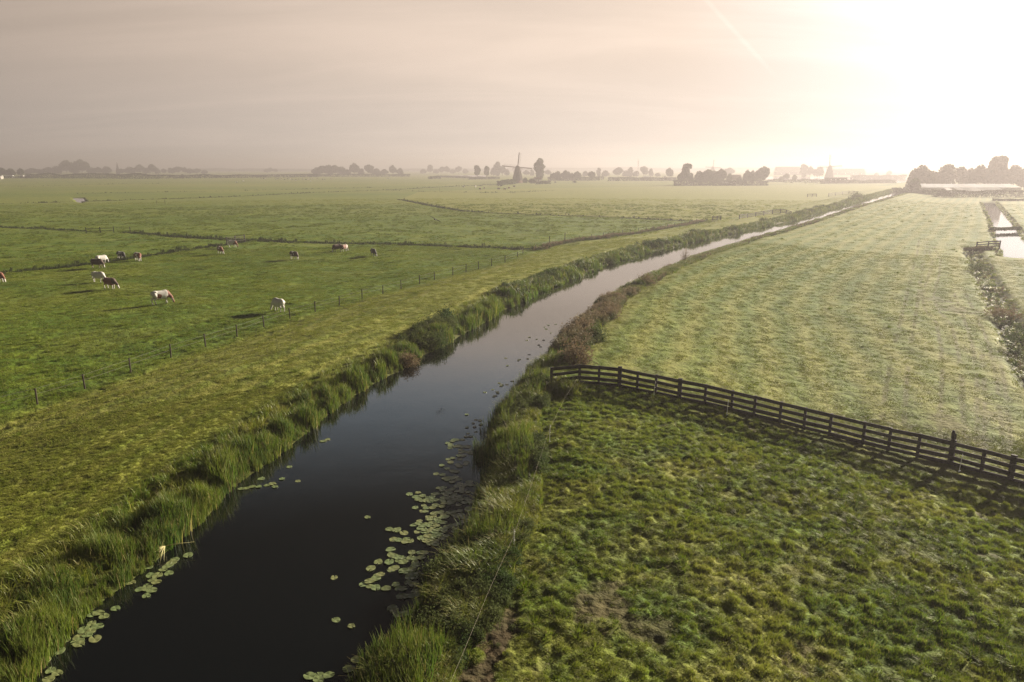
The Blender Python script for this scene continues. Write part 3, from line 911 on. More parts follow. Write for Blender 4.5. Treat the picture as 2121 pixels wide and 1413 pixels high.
for p, l in zip(lone, ("single lily pad alone in open water left of the dense drift", "single lily pad alone in the dark open water at mid canal", "small lone lily pad in dark water near the bottom right bank",
                       "lone lily pad just above the raft at the bottom edge", "small reddish lily pad close to the bottom right bank")):
    pad(*p, .26, l, None)
for u, v in [(490, 1012), (500, 1015)]: pass
for p in [(445 * 1 + 0, 0)]: pass
zu = [(1010, 880), (1000, 870), (990, 905), (1040, 820), (1052, 800), (1045, 815), (1000, 895), (1090, 745), (1075, 790), (1130, 715), (1140, 705), (1110, 735), (1165, 672), (1155, 690)]
zu += [(u + rr_.uniform(-34, 4), v + rr_.uniform(-14, 14)) for u, v in zu * 2]
for p in zu: pad(p[0] - 14, p[1], .21, "pale lily pad scattered along the right waterline above the drift", "lily pads scattered along the right waterline")


# broken reed bundle lying on the water
def broken_reed():
    x, y = water_pt(343, 1148)
    b = MB(); r = random.Random(5)
    for k in range(9):
        a = math.pi * (.9 + .75 * k / 8) + r.uniform(-.1, .1); L = r.uniform(.5, .85)
        b.tube([(0, 0, .30), (math.cos(a) * L * .5, math.sin(a) * L * .5, .26), (math.cos(a) * L, math.sin(a) * L, .03)], [.016, .014, .004], 5)
    b.tube([(-.05, .02, .30), (.45, .12, .34), (.95, .2, .36)], [.016, .014, .004], 5)
    b.tube([(0, 0, .30), (-.15, .3, .1), (-.3, .5, -.2)], [.02, .02, .02], 6)
    t = NT("yellow_reed"); m = t.done(t.pbr(t.mix(t.noise(t.pos(), 6), (.34, .32, .13), (.5, .46, .24)), .6, .3))
    tag(obj("broken_reed", b.mesh("broken_reed", m, True), None, (x, y, 0)), "bent yellow reed stalk fanned out over the lily pads by the left bank", "reed")


broken_reed()

# ------------------------------------------------------------------ fences
def gz(x, y): return float(base_h(x, y))


def wire_fence(pts, label, h, wires):
    P = [px(*p) for p in pts]
    o = thing("wire_fence", label, "fence", P[0])
    O = Vector(P[0]); r = random.Random(3)
    for q in P:
        b = MB(); v = Vector(q) - O; lx, ly = r.uniform(-.05, .05), r.uniform(-.05, .05); hh = h * r.uniform(.92, 1.08)
        b.tube([v + Vector((0, 0, -.3)), v + Vector((lx, ly, hh - .02)), v + Vector((lx, ly, hh))], [.055, .05, .035], 7)
        obj("post", b.mesh("post", M["post"]), o)
    for zz in wires:
        b = MB()
        b.tube([Vector(q) - O + Vector((0, .06, zz * h)) for q in P], [.006] * len(P), 4)
        obj("wire", b.mesh("wire", M["wire"]), o)


wire_fence(FENCE_PX, "long row of short wooden posts with wire along the left dike foot", .98, (.9, .55))
wire_fence(FENCE2_PX, "far continuation of post and wire fence half sunk in rusty weeds", 1.0, (.85,))


def rail_fence(pts, label, h, rails, rail_h=.16, th=.04, post=.13, name="wooden_fence", cat="fence", heavy=(), board=False, base=None):
    P = [np.array(px(*p)) for p in pts]
    if base is not None:
        for q in P: q[2] = base
    o = thing(name, label, cat, tuple(P[0]))
    O = Vector(P[0]); r = random.Random(len(pts))
    V = [Vector(q) - O for q in P]
    for i, v in enumerate(V):
        d = (V[min(i + 1, len(V) - 1)] - V[max(i - 1, 0)]); d.z = 0
        qm = d.to_track_quat("X", "Z").to_matrix()
        w = post * (1.7 if i in heavy else 1.0); hh = h * (1.06 if i in heavy else 1.0)
        b = MB(); b.box(v + Vector((0, 0, (hh - .4) / 2)), (w, post, hh + .4), qm, taper=.96)
        obj("post", b.mesh("post", M["wood"]), o)
    for i in range(len(V) - 1):
        a, c = V[i], V[i + 1]
        d = (c - a).normalized(); side = Vector((d.y, -d.x, 0)) * (post / 2 + th / 2 + .003)
        for k, zz in enumerate(rails):
            j0, j1 = r.uniform(-.02, .02), r.uniform(-.02, .02)
            b = MB()
            e = d * (.02 if k % 2 else .0)
            b.bar(a + side + Vector((0, 0, zz * h + j0)) - e, c + side + Vector((0, 0, zz * h + j1)) - d * .012, th, rail_h * r.uniform(.9, 1.1))
            obj("rail", b.mesh("rail", M["wood"]), o)
    return o


WPX = [(1142, 800), (1200, 794), (1240, 797), (1283, 801), (1320, 809), (1358, 816), (1407, 827), (1460, 837), (1515, 850), (1562, 862), (1615, 875), (1665, 888), (1718, 901), (1787, 919), (1840, 932), (1900, 946),
       (1968, 962), (2032, 980), (2092, 996), (2150, 1012), (2215, 1030), (2285, 1050), (2360, 1071), (2440, 1094), (2525, 1119)]
rail_fence(WPX, "dark wooden plank fence crossing from the canal bank to the right picture edge", 1.15, (.09, .33, .63, .93), .19, .045, .14, heavy=(3, 6, 16, 18))
# tall post that carries the bird
_tp = px(1972, 963)


def far_fence(pts, label, name="wooden_fence", cat="fence", h=1.15, rails=(.3, .62, .93), rail_h=.16):
    return rail_fence(pts, label, h, rails, rail_h, .05, .16, name, cat)


far_fence([(1531, 455), (1548, 452), (1565, 449), (1582, 446), (1600, 443), (1616, 442), (1628, 443.5), (1638, 447)], "arched plank fence over the left dike in the middle distance")
far_fence([(1476, 457), (1485, 456.5), (1493, 456)], "short dark gate panel left of the arched plank fence", "field_gate", "gate")
far_fence([(1672, 408.5), (1682, 408), (1691, 408)], "small far gate panel beside the distant dike track", "field_gate", "gate", 1.5)
far_fence([(1716, 407.5), (1730, 405.5), (1745, 403.5), (1758, 402), (1768, 402.5), (1776, 404)], "far arched fence climbing the dike near the bright end of the canal", h=1.6)
far_fence([(179, 484), (208, 483), (236, 482)], "thin field gate between two posts in the left ditch line", "field_gate", "gate", 1.3, (.35, .75), .08)
far_fence([(470, 507), (488, 504), (507, 501)], "thin field gate behind the spotted cow", "field_gate", "gate", 1.4, (.3, .6, .88), .07)
far_fence([(2022, 517), (2046, 515), (2070, 514)], "dark plank gate over the dam in the right ditch", "field_gate", "gate", 1.3)
for u, v, h, lab in ((270, 482, 1.2, "lone dark post standing at the start of the ditch right of the thin gate"), (325, 423.5, 1.5, "left one of two lone posts far out in the left meadow"),
                     (342, 423.5, 1.7, "right one of two lone posts far out in the left meadow"), (1138, 508, 1.6, "tall lone post where the two wire fences meet"), (911, 396.5, 2, "tiny lone post on the far ditch edge"),
                     (1170, 504, 1.9, "taller post rising above the rusty weeds of the far wire fence")):
    x, y, z = px(u, v); b = MB()
    b.tube([(0, 0, -.3), (0, 0, h * .97), (0.02, 0, h)], [.09, .08, .05], 7)
    tag(obj("fence_post", b.mesh("fence_post", M["post"]), None, (x, y, z)), lab, "post")


# electric fence: white pins and one cord
def electric():
    pins = [((1354, 820), (1359, 790), "white plastic fence pin leaning before the fourth wooden post"), ((1505, 861), (1508, 830), "white plastic fence pin before the middle of the wooden fence"),
            ((1986, 978), (1990, 946), "white plastic fence pin before the fence below the perched bird"), ((1064, 1147), (1065, 1104), "white plastic fence pin at the edge of the near right bank grass"),
            ((1138, 917), (1140, 893), "white plastic fence pin half hidden in bank grass below the fence corner")]
    for (u, v), (u2, v2), lab in pins:
        x, y, z = px(u, v); b = MB(); lean = (u2 - u) * .012
        b.tube([(0, 0, -.1), (lean * .5, 0, .45), (lean, 0, .88)], [.016, .014, .012], 7)
        b.box((lean + .02, 0, .8), (.05, .02, .02)); b.box((lean * .6 + .02, 0, .5), (.05, .02, .02)); b.box((.02, 0, .06), (.09, .03, .02))
        tag(obj("fence_pin", b.mesh("fence_pin", M["white"]), None, (x, y, z)), lab, "fence pin", "white electric fence pins")
    pts = [(930, 1470), (958, 1404), (1010, 1270), (1064, 1147), (1100, 1035), (1138, 917), (1168, 850), (1200, 800)]
    P = []
    for i, (u, v) in enumerate(pts):
        x, y, z = px(u, v); P.append((x, y, z + (.62 if i % 2 == 0 else .66)))
    b = MB(); b.tube(P, [.002] * len(P), 5)
    tag(obj("electric_fence_cord", b.mesh("electric_fence_cord", M["tape"])), "thin pale electric cord strung along the near right bank", "cord")


electric()

# ------------------------------------------------------------------ animals: signed distance bodies meshed with surface nets
def capsule(P, a, b, ra, rb):
    a = np.array(a, float); b = np.array(b, float); ab = b - a
    t = np.clip(((P - a) @ ab) / (ab @ ab + 1e-12), 0, 1)
    return np.linalg.norm(P - a - t[..., None] * ab, axis=-1) - (ra + (rb - ra) * t)


def smin(a, b, k):
    h = np.clip(.5 + .5 * (b - a) / k, 0, 1)
    return b * (1 - h) + a * h - k * h * (1 - h)


def nets(fn, lo, hi, h):
    ax = [np.arange(lo[i], hi[i] + h, h) for i in range(3)]
    G = np.stack(np.meshgrid(*ax, indexing="ij"), -1)
    D = fn(G)
    n = D.shape; ins = D < 0
    c = [s - 1 for s in n]
    acc = np.zeros((*c, 3)); cnt = np.zeros(c)
    corners = [(i, j, k) for i in (0, 1) for j in (0, 1) for k in (0, 1)]
    sl = lambda o: tuple(slice(o[i], o[i] + c[i]) for i in range(3))
    for p in corners:
        for axis in range(3):
            if p[axis]: continue
            q = list(p); q[axis] = 1
            d0, d1 = D[sl(p)], D[sl(q)]
            m = (d0 < 0) != (d1 < 0)
            t = np.where(m, d0 / np.where(m, d0 - d1, 1), 0)
            pt = G[sl(p)] + (G[sl(q)] - G[sl(p)]) * t[..., None]
            acc += pt * m[..., None]; cnt += m
    act = cnt > 0
    idx = np.full(c, -1); idx[act] = np.arange(act.sum())
    V = acc[act] / cnt[act][:, None]
    F = []
    for axis in range(3):
        o1, o2 = [(1, 2), (2, 0), (0, 1)][axis]
        a = [slice(None)] * 3; b = [slice(None)] * 3
        a[axis] = slice(0, n[axis] - 1); b[axis] = slice(1, n[axis])
        s0, s1 = ins[tuple(a)], ins[tuple(b)]
        e = np.argwhere(s0 != s1)
        e = e[(e[:, o1] > 0) & (e[:, o2] > 0) & (e[:, o1] < n[o1] - 1) & (e[:, o2] < n[o2] - 1)]
        fl = s0[tuple(e.T)]
        def g(d1, d2):
            q = e.copy(); q[:, o1] -= d1; q[:, o2] -= d2
            return idx[tuple(q.T)]
        f = np.stack([g(1, 1), g(0, 1), g(0, 0), g(1, 0)], 1)
        f[~fl] = f[~fl][:, ::-1]
        F.append(f)
    return V, np.concatenate(F)


def cow_sdf(pose, step):
    """x forward, z up. pose: grazing head turned by 'pose' to the side; step: leg offset"""
    def fn(P):
        Q = P.copy(); Q[..., 1] = Q[..., 1] / .92
        d = capsule(Q, (-.6, 0, 1.02), (.35, 0, .99), .33, .35)
        d = smin(d, capsule(Q, (-.3, 0, .84), (.25, 0, .82), .36, .36), .12)
        d = smin(d, capsule(Q, (-.74, 0, 1.12), (-.6, 0, 1.12), .22, .25), .1)
        d = smin(d, capsule(Q, (.42, 0, 1.22), (.3, 0, 1.24), .14, .13), .12)
        d = smin(d, capsule(Q, (.5, 0, .88), (.45, 0, 1.0), .25, .27), .12)
        for s in (-1, 1):
            d = smin(d, capsule(P, (-.52, s * .21, 1.27), (-.8, s * .13, 1.22), .06, .05), .08)
            k = s * step
            d = smin(d, capsule(P, (.44, s * .19, .85), (.42 + k * .4, s * .17, .45), .13, .062), .06)
            d = smin(d, capsule(P, (.42 + k * .4, s * .17, .45), (.41 + k, s * .17, .1), .058, .042), .03)
            d = smin(d, capsule(P, (.41 + k, s * .17, .1), (.44 + k, s * .17, .045), .045, .058), .02)
            d = smin(d, capsule(P, (-.68, s * .18, 1.0), (-.54 - k * .3, s * .19, .7), .21, .13), .07)
            d = smin(d, capsule(P, (-.54 - k * .3, s * .19, .7), (-.80 - k * .6, s * .17, .5), .12, .062), .05)
            d = smin(d, capsule(P, (-.80 - k * .6, s * .17, .5), (-.75 - k, s * .17, .1), .058, .042), .03)
            d = smin(d, capsule(P, (-.75 - k, s * .17, .1), (-.72 - k, s * .17, .045), .045, .058), .02)
        d = smin(d, capsule(P, (-.45, 0, .66), (-.55, 0, .64), .15, .13), .07)
        w = pose
        n0, n1 = np.array((.55, 0, 1.04)), np.array((.88, w * .32, .66))
        d = smin(d, capsule(P, n0, n1, .27, .15), .14)
        pl = np.array((.9, w * .34, .6)); mz = np.array((1.02, w * .55, .15))
        d = smin(d, capsule(P, pl, mz, .125, .085), .06)
        sd = np.array((w * -.5, 1., 0)); sd /= np.linalg.norm(sd)
        for s in (-1, 1):
            d = smin(d, capsule(P, pl + sd * s * .1, pl + sd * s * .24 + np.array((0, 0, .02)), .035, .025), .03)
        d = smin(d, capsule(P, (-.94, 0, 1.24), (-1.0, 0, .9), .035, .022), .03)
        d = smin(d, capsule(P, (-1.0, 0, .9), (-.98, 0, .5), .022, .042), .02)
        return d
    return fn


COWS = {}
for kq, (po, stp) in enumerate(((0, .10), (.5, -.08), (-.6, .12))):
    COWS[kq] = nets(cow_sdf(po, stp), (-1.15, -.5, -.04), (1.3, .5, 1.5), .034)

COAT = NT("cow_coat")
_, _cc = COAT.attr("coat")
M["coat"] = COAT.done(COAT.pbr(_cc, .65, .3, None, .15))
RED, DKR, BLK, WHT, PNK = (.15, .045, .018), (.05, .023, .014), (.012, .011, .011), (.52, .50, .46), (.45, .27, .22)


def coat_cols(V, style, seed):
    x, y, z = V.T
    s = seed * 3.7
    n = .6 * vnoise(x + y * .6 + s, z + y * .5, .42, seed) + .4 * vnoise(x - y + s, z * 1.1, .22, seed + 3)
    base, pat, cover, head = {
        "redwhite": (WHT, RED, .5, RED), "red": (RED, RED, .5, DKR), "brown": (DKR, DKR, .5, DKR), "blackwhite": (WHT, BLK, .5, BLK), "white": (WHT, WHT, .5, WHT),
        "whitered": (WHT, RED, .63, RED), "redback": (RED, WHT, .62, RED), "black": (BLK, BLK, .5, BLK), "brownwhite": (DKR, WHT, .66, DKR)}[style]
    c = np.where((n > cover)[:, None], np.array(pat), np.array(base))
    neck = x > .55
    c[neck] = head
    if style in ("redwhite", "red", "redback", "brown", "whitered", "brownwhite", "black"):
        face = (x > .93) & (z < .5)
        c[face & (np.abs(y) < 10)] = WHT if style != "whitered" else RED
    low = z < (.34 if style in ("brown", "black") else .5)
    if style not in ("black",): c[low & (np.abs(x) < .95)] = WHT if style != "brown" else (.2, .16, .13)
    c[(z < .72) & (x > -.66) & (x < -.34) & (np.abs(y) < .12) & (z > .48)] = PNK
    c[z < .06] = (.05, .045, .04)
    c[(x < -.93) & (z < .62)] = WHT if style != "black" else BLK
    return np.concatenate([c, np.ones((len(c), 1))], 1)


def cow(u, v, heading, style, label, seed, pose=0, size=1.0, group="cows grazing in the left meadow"):
    V, Fc = COWS[pose]
    me = mesh_np("cow", V, Fc, [M["coat"]], True, {"coat": ("FLOAT_COLOR", coat_cols(V, style, seed))})
    x, y, z = px(u, v)
    o = obj("cow", me, None, (x, y, max(float(full_h(np.array([x]), np.array([y]))[0]), z - .06) + .01), rad(heading))
    o.scale = (size * .95,) * 3
    return tag(o, label, "cow", group)


cow(-3, 585, -10, "redback", "orange red cow cut off by the left picture edge", 1)
cow(212, 546, 60, "white", "white cow standing behind the dark brown one by the ditch", 2, 0, .97)
cow(203, 556, -5, "brown", "dark brown cow in front of the white cow by the ditch", 3, 0, 1.0)
cow(252, 537, -28, "blackwhite", "black and white cow at the ditch edge", 4, 0, .95)
cow(287, 541, -38, "redwhite", "red and white cow right of the black and white one", 5, 2, .97)
cow(206, 584, -12, "white", "creamy white cow half behind the red brown cow", 6, 0, 1.0)
cow(230, 599, -22, "red", "red brown cow in front of the creamy white cow", 7, 1, 1.0)
cow(336, 630, 46, "whitered", "white cow with brown neck casting a long shadow", 8, 2, 1.08)
cow(577, 645, 138, "white", "white cow facing left close to the wire fence", 9, 1, 1.0)
cow(457, 526, -52, "redback", "red cow in front of the thin field gate", 10, 1, .95)
cow(483, 514, -12, "whitered", "white cow with red spots before the thin field gate", 11, 0, .95)
cow(610, 538, -35, "brownwhite", "reddish dark cow alone in the middle of the meadow", 12, 0, .95)
cow(698, 522, 222, "brown", "brown cow facing left next to a red and white one", 13, 1, .98)
cow(714, 521, 65, "redwhite", "red and white cow seen from behind next to the brown one", 14, 0, .92)
cow(774, 531, -62, "black", "black cow standing furthest right of the herd", 15, 1, .92)

far_cows = [(541, 371.5), (546, 371), (550, 370.5), (572, 372), (576, 371), (583, 371.5), (590, 373), (596, 371), (601, 371), (605, 373), (613, 374), (618, 372.5), (627, 372), (634, 373), (638, 372), (641, 371), (647, 371.5), (657, 371), (668, 373),
            (673, 373), (686, 371), (803, 370.5), (807, 370)]
sty = ["brown", "black", "redwhite", "blackwhite", "brownwhite", "red"]
for k, (u, v) in enumerate(far_cows):
    cow(u, v + .6, random.uniform(0, 360), sty[k % 6], "tiny dark grazing animal of the far herd below the dark wood", 30 + k, k % 3, 1.05, "far herd below the dark wood")
for k, (u, v, st, lab) in enumerate([(643, 377, "white", "tiny white animal alone below the far herd"), (490, 379, "white", "left one of two tiny white animals far out on the left"), (504, 377, "white", "right one of two tiny white animals far out on the left"),
                                     (960, 389, "white", "tiny white animal left of the meadow in front of the mill"), (985, 389, "white", "tiny white animal next to the low dry bush before the mill"),
                                     (994, 394, "brown", "leftmost brown animal below the windmill"), (1003, 392.5, "redwhite", "larger spotted animal below the windmill, beside the leftmost brown one"), (1032, 386.5, "brown", "brown animal just left below the mill's bushes"),
                                     (1038, 387, "black", "black animal just under the mill's bushes"), (1033, 393.5, "brown", "small brown animal in the middle of the group below the mill"), (1046, 394, "whitered", "whitish animal in the middle of the group below the mill"),
                                     (1054, 392, "red", "red animal right of the whitish one below the mill"), (1065, 388.5, "brown", "tiny brown animal right below the mill body")]):
    cow(u, v, random.uniform(0, 360), st, lab, 60 + k, k % 3, 1.05, "scattered animals far off")
for k, (u, v) in enumerate([(1627, 380), (1636, 379.5), (1640, 380.5), (1661, 379.5), (1668, 380.5), (1677, 380), (1685, 380), (1692, 381)]):
    cow(u, v, random.choice([5, 175, 30, 200]), "white", "pale animal of the row before the bright lake", 80 + k, k % 3, 1.5, "pale animals before the lake")


# birds
def bird_mesh(fn, lo, hi, h, name, mat):
    V, Fc = nets(fn, lo, hi, h)
    return mesh_np(name, V, Fc, [mat], True)


M["feather"] = plain("dark_feathers", (.02, .017, .014), (.05, .042, .033), 18, .7, .3)


def perched(P):
    d = capsule(P, (0, 0, .13), (.03, 0, .33), .10, .085)
    d = smin(d, capsule(P, (.05, 0, .44), (.06, 0, .45), .062, .06), .05)
    d = smin(d, capsule(P, (.11, 0, .44), (.15, 0, .42), .02, .008), .02)
    d = smin(d, capsule(P, (-.05, 0, .1), (-.13, 0, -.10), .05, .03), .04)
    for s in (-1, 1):
        d = smin(d, capsule(P, (.01, s * .085, .32), (-.08, s * .06, .03), .04, .02), .03)
        d = smin(d, capsule(P, (.02, s * .035, .06), (.03, s * .035, 0), .02, .02), .02)
    return d


def flying(P):
    d = capsule(P, (-.16, 0, 0), (.14, 0, 0.01), .035, .055)
    d = smin(d, capsule(P, (.17, 0, .02), (.24, 0, .01), .04, .015), .02)
    d = smin(d, capsule(P * np.array([1, .5, 1.]), (-.17, 0, 0), (-.32, 0, 0), .025, .04), .03)
    for s in (-1, 1):
        Q = P * np.array([.42, 1, 1.6])
        d = smin(d, capsule(Q, (.02, s * .04, .02 * 1.6), (.035, s * .30, .06 * 1.6), .045, .045), .02)
        d = smin(d, capsule(Q, (.035, s * .30, .06 * 1.6), (-.02, s * .58, .03 * 1.6), .045, .014), .02)
    return d


bx, by, bz = px(1972, 963)
b = MB(); b.box((0, 0, .35), (.13, .13, 1.5), taper=.95)
tag(obj("fence_post", b.mesh("fence_post", M["wood"]), None, (bx - .02, by + .16, bz + .05)), "taller square post behind the wooden fence that carries the perched bird", "post")
tag(obj("perched_bird", bird_mesh(perched, (-.2, -.2, -.16), (.2, .2, .55), .018, "perched_bird", M["feather"]), None, (bx - .02, by + .16, bz + 1.145), rad(200)), "dark bird of prey perched on the tall post of the wooden fence", "bird")
dv = np.array([902 - CX, F_PX * math.cos(PITCH) + (CY - 455) * math.sin(PITCH), -F_PX * math.sin(PITCH) + (CY - 455) * math.cos(PITCH)]); dv = dv / dv[1] * 62
fb = obj("flying_bird", bird_mesh(flying, (-.4, -.7, -.15), (.4, .7, .2), .02, "flying_bird", M["feather"]), None, (dv[0], dv[1], CAMH + dv[2]))
fb.rotation_euler = (rad(-28), rad(-6), rad(100)); fb.rotation_euler = (rad(28), rad(8), rad(82))
tag(fb, "dark bird gliding low over the left meadow with wings spread", "bird")

# ------------------------------------------------------------------ trees and hedges
def crown(seed, kind, n=1500):
    r = np.random.default_rng(seed)
    L = []
    if kind == "round":
        L = [((0, 0, .58), (.34, .34, .34))] + [((.26 * math.cos(a), .26 * math.sin(a), .45 + .28 * r.random()), (.2 + .06 * r.random(),) * 2 + (.18 + .06 * r.random(),)) for a in np.linspace(0, 6.28, 9)[:-1] + r.random()] + [((0.05, 0, .82), (.2, .2, .17))]
    elif kind == "wide":
        L = [((.3 * math.cos(a) * q, .3 * math.sin(a) * q, .3 + .45 * r.random() * (1 - q * .5)), (.2, .2, .2 + .08 * r.random())) for a, q in zip(r.random(14) * 6.28, np.sqrt(r.random(14)))] + [((0, 0, .6), (.33, .33, .36))]
    elif kind == "tall":
        L = [((.16 * math.cos(a) * q, .16 * math.sin(a) * q, zz), (.2 * (1.15 - .7 * abs(zz - .5)), .2 * (1.15 - .7 * abs(zz - .5)), .13)) for zz, a, q in zip(np.linspace(.16, .9, 13), r.random(13) * 6.28, r.random(13))] + [((0, 0, .9), (.12, .12, .1))]
    elif kind == "pollard":
        L = [((0, 0, .62), (.3, .3, .34))] + [((.16 * math.cos(a), .16 * math.sin(a), .4 + .45 * r.random()), (.2, .2, .16)) for a in np.linspace(0, 6.28, 8)[:-1]]
    elif kind == "conifer":
        L = [((0, 0, zz), (.3 * (1.02 - zz), .3 * (1.02 - zz), .08)) for zz in np.linspace(.12, .97, 12)]
    elif kind == "open":
        L = [((.33 * math.cos(a) * q, .33 * math.sin(a) * q, .3 + .58 * r.random()), (.13, .13, .1)) for a, q in zip(r.random(22) * 6.28, .3 + .7 * np.sqrt(r.random(22)))] + [((0, 0, .8), (.3, .3, .12)), ((.1, 0, .5), (.2, .2, .2))]
    L = [(np.array(c, float), np.array(s, float)) for c, s in L]
    w = np.array([s[0] * s[1] + s[0] * s[2] for _, s in L]); w /= w.sum()
    ch = r.choice(len(L), n, p=w)
    V = np.zeros((n, 4, 3))
    for i in range(n):
        c, s = L[ch[i]]
        d = r.normal(size=3); d /= np.linalg.norm(d)
        p = c + d * s * (.62 + .40 * r.random() ** .6)
        u = r.normal(size=3); u /= np.linalg.norm(u); q = np.cross(u, r.normal(size=3)); q /= np.linalg.norm(q)
        k = .036 * (.6 + .8 * r.random())
        V[i] = [p - u * k - q * k * .7, p + u * k - q * k * .6, p + u * k * .9 + q * k * .7, p - u * k * .9 + q * k * .6]
    return V.reshape(-1, 3), np.arange(n * 4).reshape(-1, 4)


def trunk_mesh(kind, seed):
    r = random.Random(seed); b = MB()
    top = {"tall": .8, "conifer": .9, "pollard": .5}.get(kind, .55)
    b.tube([(0, 0, -.02), (.006, 0, .15), (-.004, .005, top * .6), (0, 0, top)], [.028, .022, .016, .006], 8)
    for k in range(6):
        a = r.random() * 6.28; z0 = top * r.uniform(.4, .8); q = {"tall": .1, "conifer": .1}.get(kind, .25)
        b.tube([(0, 0, z0), (math.cos(a) * q * .5, math.sin(a) * q * .5, z0 + .09), (math.cos(a) * q, math.sin(a) * q, z0 + .2)], [.011, .008, .003], 5)
    return b.mesh("trunk", M["bark"], True)


CROWN = {}
for kd, nv in (("round", 4), ("wide", 4), ("tall", 3), ("pollard", 2), ("conifer", 1), ("open", 2)):
    for q in range(nv):
        for mt in ("leafA", "leafB", "leafC"):
            if q == 0 or True:
                V_, F_ = crown(500 + q + len(kd) * 10, kd, 2600 if kd == "open" else 2400) if mt == "leafA" else (CROWN[(kd, q, "leafA")][1])
                CROWN[(kd, q, mt)] = (mesh_np("crown", V_, F_, [M[mt]], False), (V_, F_))
TRUNK = {kd: trunk_mesh(kd, 9) for kd in ("round", "wide", "tall", "pollard", "conifer", "open")}
WIDTH = {"round": .92, "wide": .98, "tall": .52, "pollard": .72, "conifer": .62, "open": .92}
TN = [0]


def tree(u, v, top, w, kind, label, group=None, mat="leafA", name=None, depth=None):
    """a tree whose foot is seen at pixel (u, v), its top at pixel row `top`, w pixels wide"""
    x, y, z = px(u, v)
    if depth: x, y = x * depth / y, depth; z = -.6
    m = y / (F_PX * math.cos(PITCH) + (CY - 350) * math.sin(PITCH))          # metres per pixel at that depth
    H = CAMH + (HOR - top) * m * 1.03 - z; W = w * m
    TN[0] += 1
    o = thing(name or {"tall": "poplar_tree", "conifer": "conifer_tree", "pollard": "pollard_tree"}.get(kind, "leafy_tree"), label, "tree", (x, y, z), TN[0] * 2.1, group)
    nv = {"round": 4, "wide": 4, "tall": 3, "pollard": 2, "conifer": 1, "open": 2}[kind]
    c = obj("crown", CROWN[(kind, TN[0] % nv, mat)][0], o); sx = W / WIDTH[kind]
    c.scale = (sx, sx, H)
    t = obj("trunk", TRUNK[kind], o); t.scale = (max(H * .8, .1), max(H * .8, .1), H)
    return o


def row(items, kindtext, where, group, mat="leafA", v=362, depth=None):
    for k, (u, top, w, kd, *vv) in enumerate(items):
        tree(u, vv[0] if vv else v, top, w, kd, f"{kindtext}, {ORD[k]} from left {where}", group, mat, depth=depth)


row([(5, 347, 24, "round"), (24, 348, 20, "wide"), (44, 348, 13, "round")], "dark near tree", "of the three at the left picture edge", "dark trees at the left edge", "leafA", 367.5)
row([(58, 351, 18, "wide"), (70, 348, 26, "round"), (84, 350, 20, "wide"), (102, 346, 24, "round"), (118, 343, 24, "wide"), (139, 332, 27, "round"), (155, 342, 22, "wide"), (171, 331, 30, "round"), (190, 346, 22, "wide"), (205, 346, 20, "round"), (222, 344, 22, "wide"),
     (245, 338, 9, "conifer"), (252, 349, 14, "round"), (270, 345, 24, "wide"), (290, 341, 22, "round"), (304, 347, 18, "wide"), (317, 340, 16, "round"), (327, 347, 12, "wide")], "hazy grey green tree", "of the far wood on the left", "far wood on the left", "leafA", 361.5)
row([(340, 349, 11, "round"), (354, 347, 16, "wide"), (368, 345, 20, "round"), (384, 346, 12, "round"), (394, 348, 16, "wide"), (408, 349, 18, "round"), (424, 351, 16, "wide")], "small hazy tree", "in the row right of the far left wood", "hazy row right of the left wood", "leafA", 361)
row([(552, 349, 12, "wide"), (560, 347, 14, "round"), (571, 349, 9, "round")], "very pale misty tree", "of the misty trio before the dark wood", "misty trio", "leafB", 358.5)
row([(656, 346, 22, "wide"), (667, 343, 26, "round"), (681, 341, 28, "wide"), (695, 342, 26, "round"), (708, 344, 24, "wide"), (720, 350, 14, "round"), (735, 338, 21, "round"), (749, 348, 16, "wide"), (765, 341, 19, "round"), (780, 348, 20, "wide"), (796, 350, 18, "round"), (814, 342, 15, "round"), (829, 347, 16, "wide")],
    "dark rounded tree", "of the wood left of the windmill", "dark wood left of the windmill", "leafA", 364)
row([(877, 349, 15, "wide"), (891, 341, 13, "pollard"), (903, 350, 14, "wide"), (915, 345, 13, "round"), (926, 344, 13, "round"), (938, 350, 14, "wide"), (950, 344, 14, "round"), (964, 349, 15, "wide")], "faint misty tree", "of the faint row behind the thin lake", "faint row behind the thin lake", "leafB", 360.5)
tree(989, 371, 342, 14, "pollard", "left and larger one of two dark column shaped trees left of the windmill", "two column trees", "leafA")
tree(1008, 370, 343, 12, "pollard", "right and slimmer one of two dark column shaped trees left of the windmill", "two column trees", "leafA")
row([(1022, 346, 14, "wide"), (1031, 337, 14, "tall"), (1041, 342, 12, "round"), (1050, 349, 14, "wide"), (1090, 352, 14, "round"), (1102, 350, 12, "wide"), (1135, 351, 14, "round")], "pale tree", "of the misty trees just behind the main windmill", "misty trees behind the main windmill", "leafB", 365)
tree(1118, 375, 331, 20, "tall", "tall ragged tree right beside the main windmill", None, "leafB")
row([(1146, 357, 14, "round"), (1155, 353, 20, "wide"), (1171, 352, 18, "round"), (1184, 357, 14, "wide"), (1196, 354, 16, "round"), (1225, 354, 15, "round")], "grey green tree", "in the row right of the tall ragged tree", "row right of the ragged tree", "leafA", 374)
row([(1212, 353, 14, "wide"), (1240, 348, 8, "tall"), (1254, 352, 18, "wide"), (1280, 346, 20, "round"), (1296, 352, 16, "wide"), (1306, 347, 10, "tall"), (1318, 353, 18, "wide"), (1334, 344, 16, "round"), (1348, 348, 12, "wide"), (1362, 357, 14, "wide")], "faint tree", "of the pale wood between the mast and the ragged tree", "pale wood behind the long hedge", "leafB", 367)
tree(1386, 372, 347, 16, "round", "small round tree standing alone left of the big single tree", None, "leafA")
tree(1421, 383, 336, 27, "open", "big single tree with a pointed uneven crown in the middle distance", None, "leafA")
